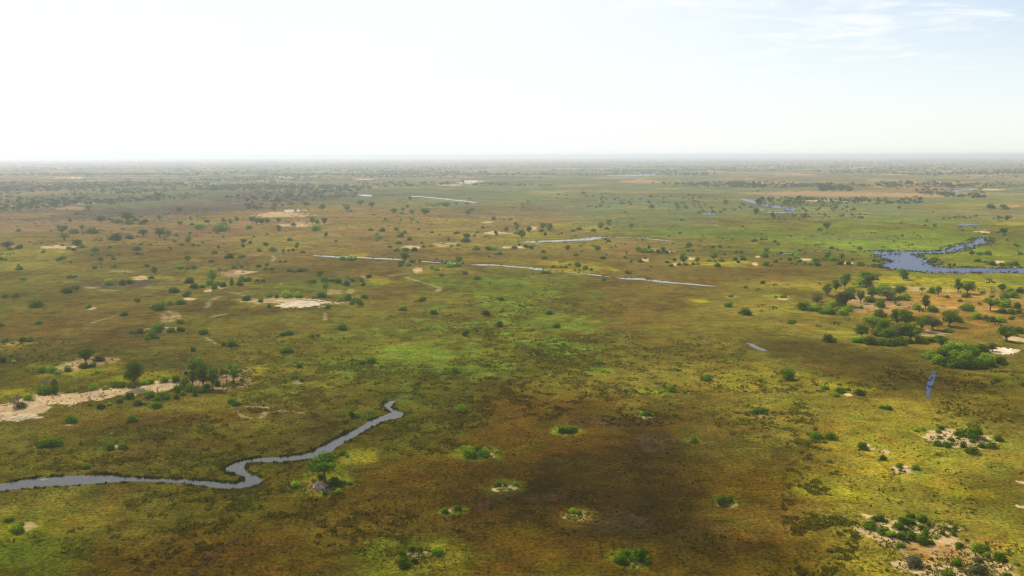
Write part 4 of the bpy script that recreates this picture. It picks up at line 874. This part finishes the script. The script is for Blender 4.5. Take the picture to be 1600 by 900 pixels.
# ------------------------------------------------------------ grass tussocks and reeds
RPOLY = np.array((RIVER_FAR + ' ' + RIVER_NEAR).split(), float).reshape(-1, 2)
def in_water(P, offs=((0, 0), (0, 1.8), (0, -.6), (2, 1), (-2, 1))):
    x, y = to_px(P[:, 0], P[:, 1]); res = np.zeros(len(P), bool)
    for dx_, dy_ in offs:
        ins = np.zeros(len(P), bool); a = RPOLY; b = np.roll(RPOLY, -1, axis=0); X_, Y_ = x + dx_, y + dy_
        for (x1, y1), (x2, y2) in zip(a, b):
            if y1 == y2: continue
            c = ((y1 > Y_) != (y2 > Y_)) & (X_ < (x2 - x1) * (Y_ - y1) / (y2 - y1) + x1)
            ins ^= c
        res |= ins
    return res
def ground_col(P):
    az, r, C = GCOL
    i = np.clip(np.searchsorted(r, np.hypot(P[:, 0], P[:, 1])), 0, len(r) - 1)
    j = np.clip(np.searchsorted(az, np.arctan2(P[:, 0], P[:, 1])), 0, len(az) - 1)
    return C[i, j]
def tufts(name, P, size, shade, mat, nb=9, tint=None, spread=.5, seed=1, clear=True):
    r = np.random.default_rng(seed)
    if clear: ok = ~(in_water(P, ((0, 0), (0, .5))) if clear == 'bank' else in_water(P)); P = P[ok]; size = size[ok]; shade = shade[ok]
    k = len(P)
    Q = np.repeat(np.column_stack([P, size, shade]), nb, axis=0); n = len(Q)
    a = r.uniform(0, 2 * PI, n); rad = np.sqrt(r.random(n)) * Q[:, 2] * spread
    bx = Q[:, 0] + np.cos(a) * rad; by = Q[:, 1] + np.sin(a) * rad
    h = Q[:, 2] * r.uniform(.4, .8, n); lean = Q[:, 2] * .35
    a2 = a + r.normal(size=n) * .6
    wd = Q[:, 2] * .22
    px_ = -np.sin(a2 + r.normal(size=n)); py_ = np.cos(a2)
    A_ = np.stack([bx - px_ * wd, by - py_ * wd, np.full(n, -.02)], -1)
    B_ = np.stack([bx + px_ * wd, by + py_ * wd, np.full(n, -.02)], -1)
    D_ = np.stack([bx + np.cos(a2) * lean + px_ * wd * .3, by + np.sin(a2) * lean, h], -1)
    E_ = np.stack([bx + np.cos(a2) * lean - px_ * wd * .5, by + np.sin(a2) * lean - py_ * wd * .4, h * .9], -1)
    V = np.stack([A_, B_, D_, E_], 1).reshape(-1, 3)
    sh = (Q[:, 3] * r.uniform(.6, 1.4, n))[:, None]
    base = np.array(tint) if tint is not None else np.repeat(ground_col(P), nb, axis=0) * np.array([1.15, 1.2, 1.0])
    if tint is None: base = np.minimum(base, [.15, .135, .04])
    c = sh * base * np.column_stack([r.uniform(.85, 1.2, n), np.ones(n), r.uniform(.7, 1.3, n)])
    o = mesh_obj(name, V, np.arange(4 * n).reshape(n, 4), mat, np.repeat(c, 4, axis=0))
    o['kind'] = 'stuff'; o['category'] = 'grass'
    return o
def ellipse_pts(px, py, rx, ry, n, seed, clump=7., thr=.5):
    r = np.random.default_rng(seed)
    a = r.uniform(0, 2 * PI, n * 3); q = np.sqrt(r.random(n * 3)) * (1 + .25 * np.sin(3 * a + seed))
    g = G(px + rx * q * np.cos(a), np.maximum(py + ry * q * np.sin(a), 300))
    f = fbm(g[:, 0], g[:, 1], clump * .6, 3) * .65 + fbm(g[:, 0] + 300, g[:, 1], 30., 3) * .35
    return g[r.random(len(f)) < np.clip((f - thr) / .07, 0.0, 1)][:n]
ROUGH = [(300, 800, 90, 50, 1700), (250, 700, 130, 45, 1500), (90, 715, 110, 26, 700), (370, 690, 90, 50, 1800), (470, 640, 110, 40, 1700),
 (560, 600, 130, 45, 3000), (700, 610, 120, 50, 2800), (640, 680, 130, 30, 1500), (460, 780, 110, 45, 1100), (820, 560, 110, 40, 2400),
 (1260, 730, 40, 90, 1500), (1275, 850, 55, 75, 2200), (1180, 660, 90, 20, 700), (930, 545, 90, 30, 1500), (1080, 560, 110, 30, 1300),
 (1230, 600, 130, 18, 800), (1480, 590, 140, 22, 900), (600, 830, 140, 40, 500), (450, 560, 120, 40, 1400), (60, 555, 80, 26, 900),
 (740, 500, 110, 30, 1500), (880, 470, 100, 26, 900), (280, 560, 200, 40, 700), (1040, 640, 130, 25, 700), (860, 620, 90, 30, 1100),
 (1450, 760, 120, 60, 200), (200, 850, 160, 40, 700), (420, 600, 60, 40, 900), (960, 600, 110, 26, 1000), (1540, 640, 90, 30, 700)]
P = []
for i, (a, b, c, d, n) in enumerate(ROUGH): P.append(ellipse_pts(a, b, c, d, int(n * .85), 500 + i))
P = np.vstack(P); rr = np.random.default_rng(2)
tufts('grass_tussocks', P, rr.lognormal(-.42, .35, len(P)) * 1.0, np.where(rr.random(len(P)) < .15, 1.2, 1) * rr.uniform(.5, 1.2, len(P)), M_TUFT, 11, seed=11)
# thin growth of taller grass over all of the near plain
n = 16000; px = rr.uniform(-60, 1660, n); py = 900 - 380 * rr.random(n) ** 1.3 + 20
g = G(px, py); f = fbm(g[:, 0], g[:, 1], 22, 4); g = g[f > .5]
tufts('tall_grass', g, rr.lognormal(-.5, .3, len(g)), rr.uniform(.5, 1.5, len(g)), M_TUFT, 6, seed=12)
# tufts on the sandy islands
S_ = [(1420, 832, 78, 24, 420), (1530, 872, 62, 28, 360), (1470, 892, 70, 12, 160), (1500, 688, 52, 15, 170), (120, 622, 130, 16, 260), (345, 591, 46, 14, 120),
      (650, 870, 50, 17, 260), (899, 804, 22, 9, 70), (988, 874, 38, 14, 140), (742, 709, 36, 10, 120), (505, 755, 60, 20, 260), (1408, 735, 20, 7, 40), (1132, 784, 26, 10, 90), (792, 762, 24, 8, 60)]
P = np.vstack([ellipse_pts(a, b, c, d, n, 700 + i, thr=.38) for i, (a, b, c, d, n) in enumerate(S_)])
tufts('island_grass', P, rr.lognormal(-.6, .3, len(P)), rr.uniform(.6, 1.3, len(P)), M_TUFT, 8, seed=13)
# reeds on the banks
def bank(pts, dens, off, seed, wid=1.2):
    r = np.random.default_rng(seed); pts = np.array(pts.split(), float).reshape(-1, 2); P = G(pts[:, 0], pts[:, 1]); o_ = []
    for a, b in zip(P[:-1], P[1:]):
        L_ = np.hypot(*(b - a)); n = int(L_ * dens) + 1
        t = r.random(n)[:, None]; nrm = np.array([-(b - a)[1], (b - a)[0]]) / (L_ + 1e-6)
        o_.append(a + (b - a) * t + nrm * (off + r.normal(size=(n, 1)) * wid))
    o_ = np.vstack(o_); f = fbm(o_[:, 0], o_[:, 1], 4, 3)
    return o_[f > .40]
B1 = bank(RIVER_FAR, 6.0, .9, 1, .5); B2 = bank(RIVER_NEAR, 1.6, .9, 2, .6)
B3 = bank(LAKE, 1.1, 1, 3, 4)
cb = []
for i, (q, wv) in enumerate(CHB):
    r = np.random.default_rng(40 + i)
    for sd in (1,):
        o_ = q + np.column_stack([np.zeros(len(q)), sd * (wv + .8)]) + r.normal(size=q.shape) * .8
        cb.append(o_[r.random(len(q)) < .3])
B3 = np.vstack([B3] + cb)
P = np.vstack([B1, B2]); tufts('reeds', P, rr.lognormal(-.3, .3, len(P)), rr.uniform(.4, 1.5, len(P)), M_REED, 8, tint=(0.045, 0.05, 0.010), seed=14, clear='bank')
tufts('lake_reeds', B3, rr.lognormal(.4, .25, len(B3)), rr.uniform(.5, 1.3, len(B3)), M_REED, 8, tint=(0.06, 0.08, 0.02), seed=15)

# ------------------------------------------------------------ termite mounds
def mound(px, py, wpx, hpx, label, name='termite_mound'):
    import bmesh
    g = G(px, py); d = depth_at(*g); W_ = wpx * d / F; H_ = hpx * d / F
    bm = bmesh.new(); bmesh.ops.create_icosphere(bm, subdivisions=4, radius=1)
    for v in bm.verts:
        c = v.co.copy(); n = fbm(np.array([c.x * 2 + 9 + px]), np.array([c.y * 2 + c.z]), 1.0, 4)[0]
        k = 1 + .95 * (n - .5); rad = math.hypot(c.x, c.y)
        z = max(c.z, -.15)
        v.co = Vector((c.x * k * (1.1 - .35 * max(z, 0)), c.y * k * (1.1 - .35 * max(z, 0)), z * k))
    me = bpy.data.meshes.new(name); bm.to_mesh(me); bm.free(); me.materials.append(M_MOUND)
    for p in me.polygons: p.use_smooth = True
    o = bpy.data.objects.new(name, me); col.objects.link(o)
    o.location = (g[0], g[1], 0); o.scale = (W_ / 2, W_ / 2.2, H_)
    o['label'] = label; o['category'] = 'termite mound'
mound(499, 761, 25, 5, 'grey earth mound at the foot of the spreading tree below the river')
mound(640, 868, 7, 4, 'small pale mound among bushes on the grassy islet at bottom')
mound(438, 442, 5, 5, 'small pale mound on the plain above the white sand bar')
mound(546, 442, 6, 4, 'small pale mound among bushes on the green island')
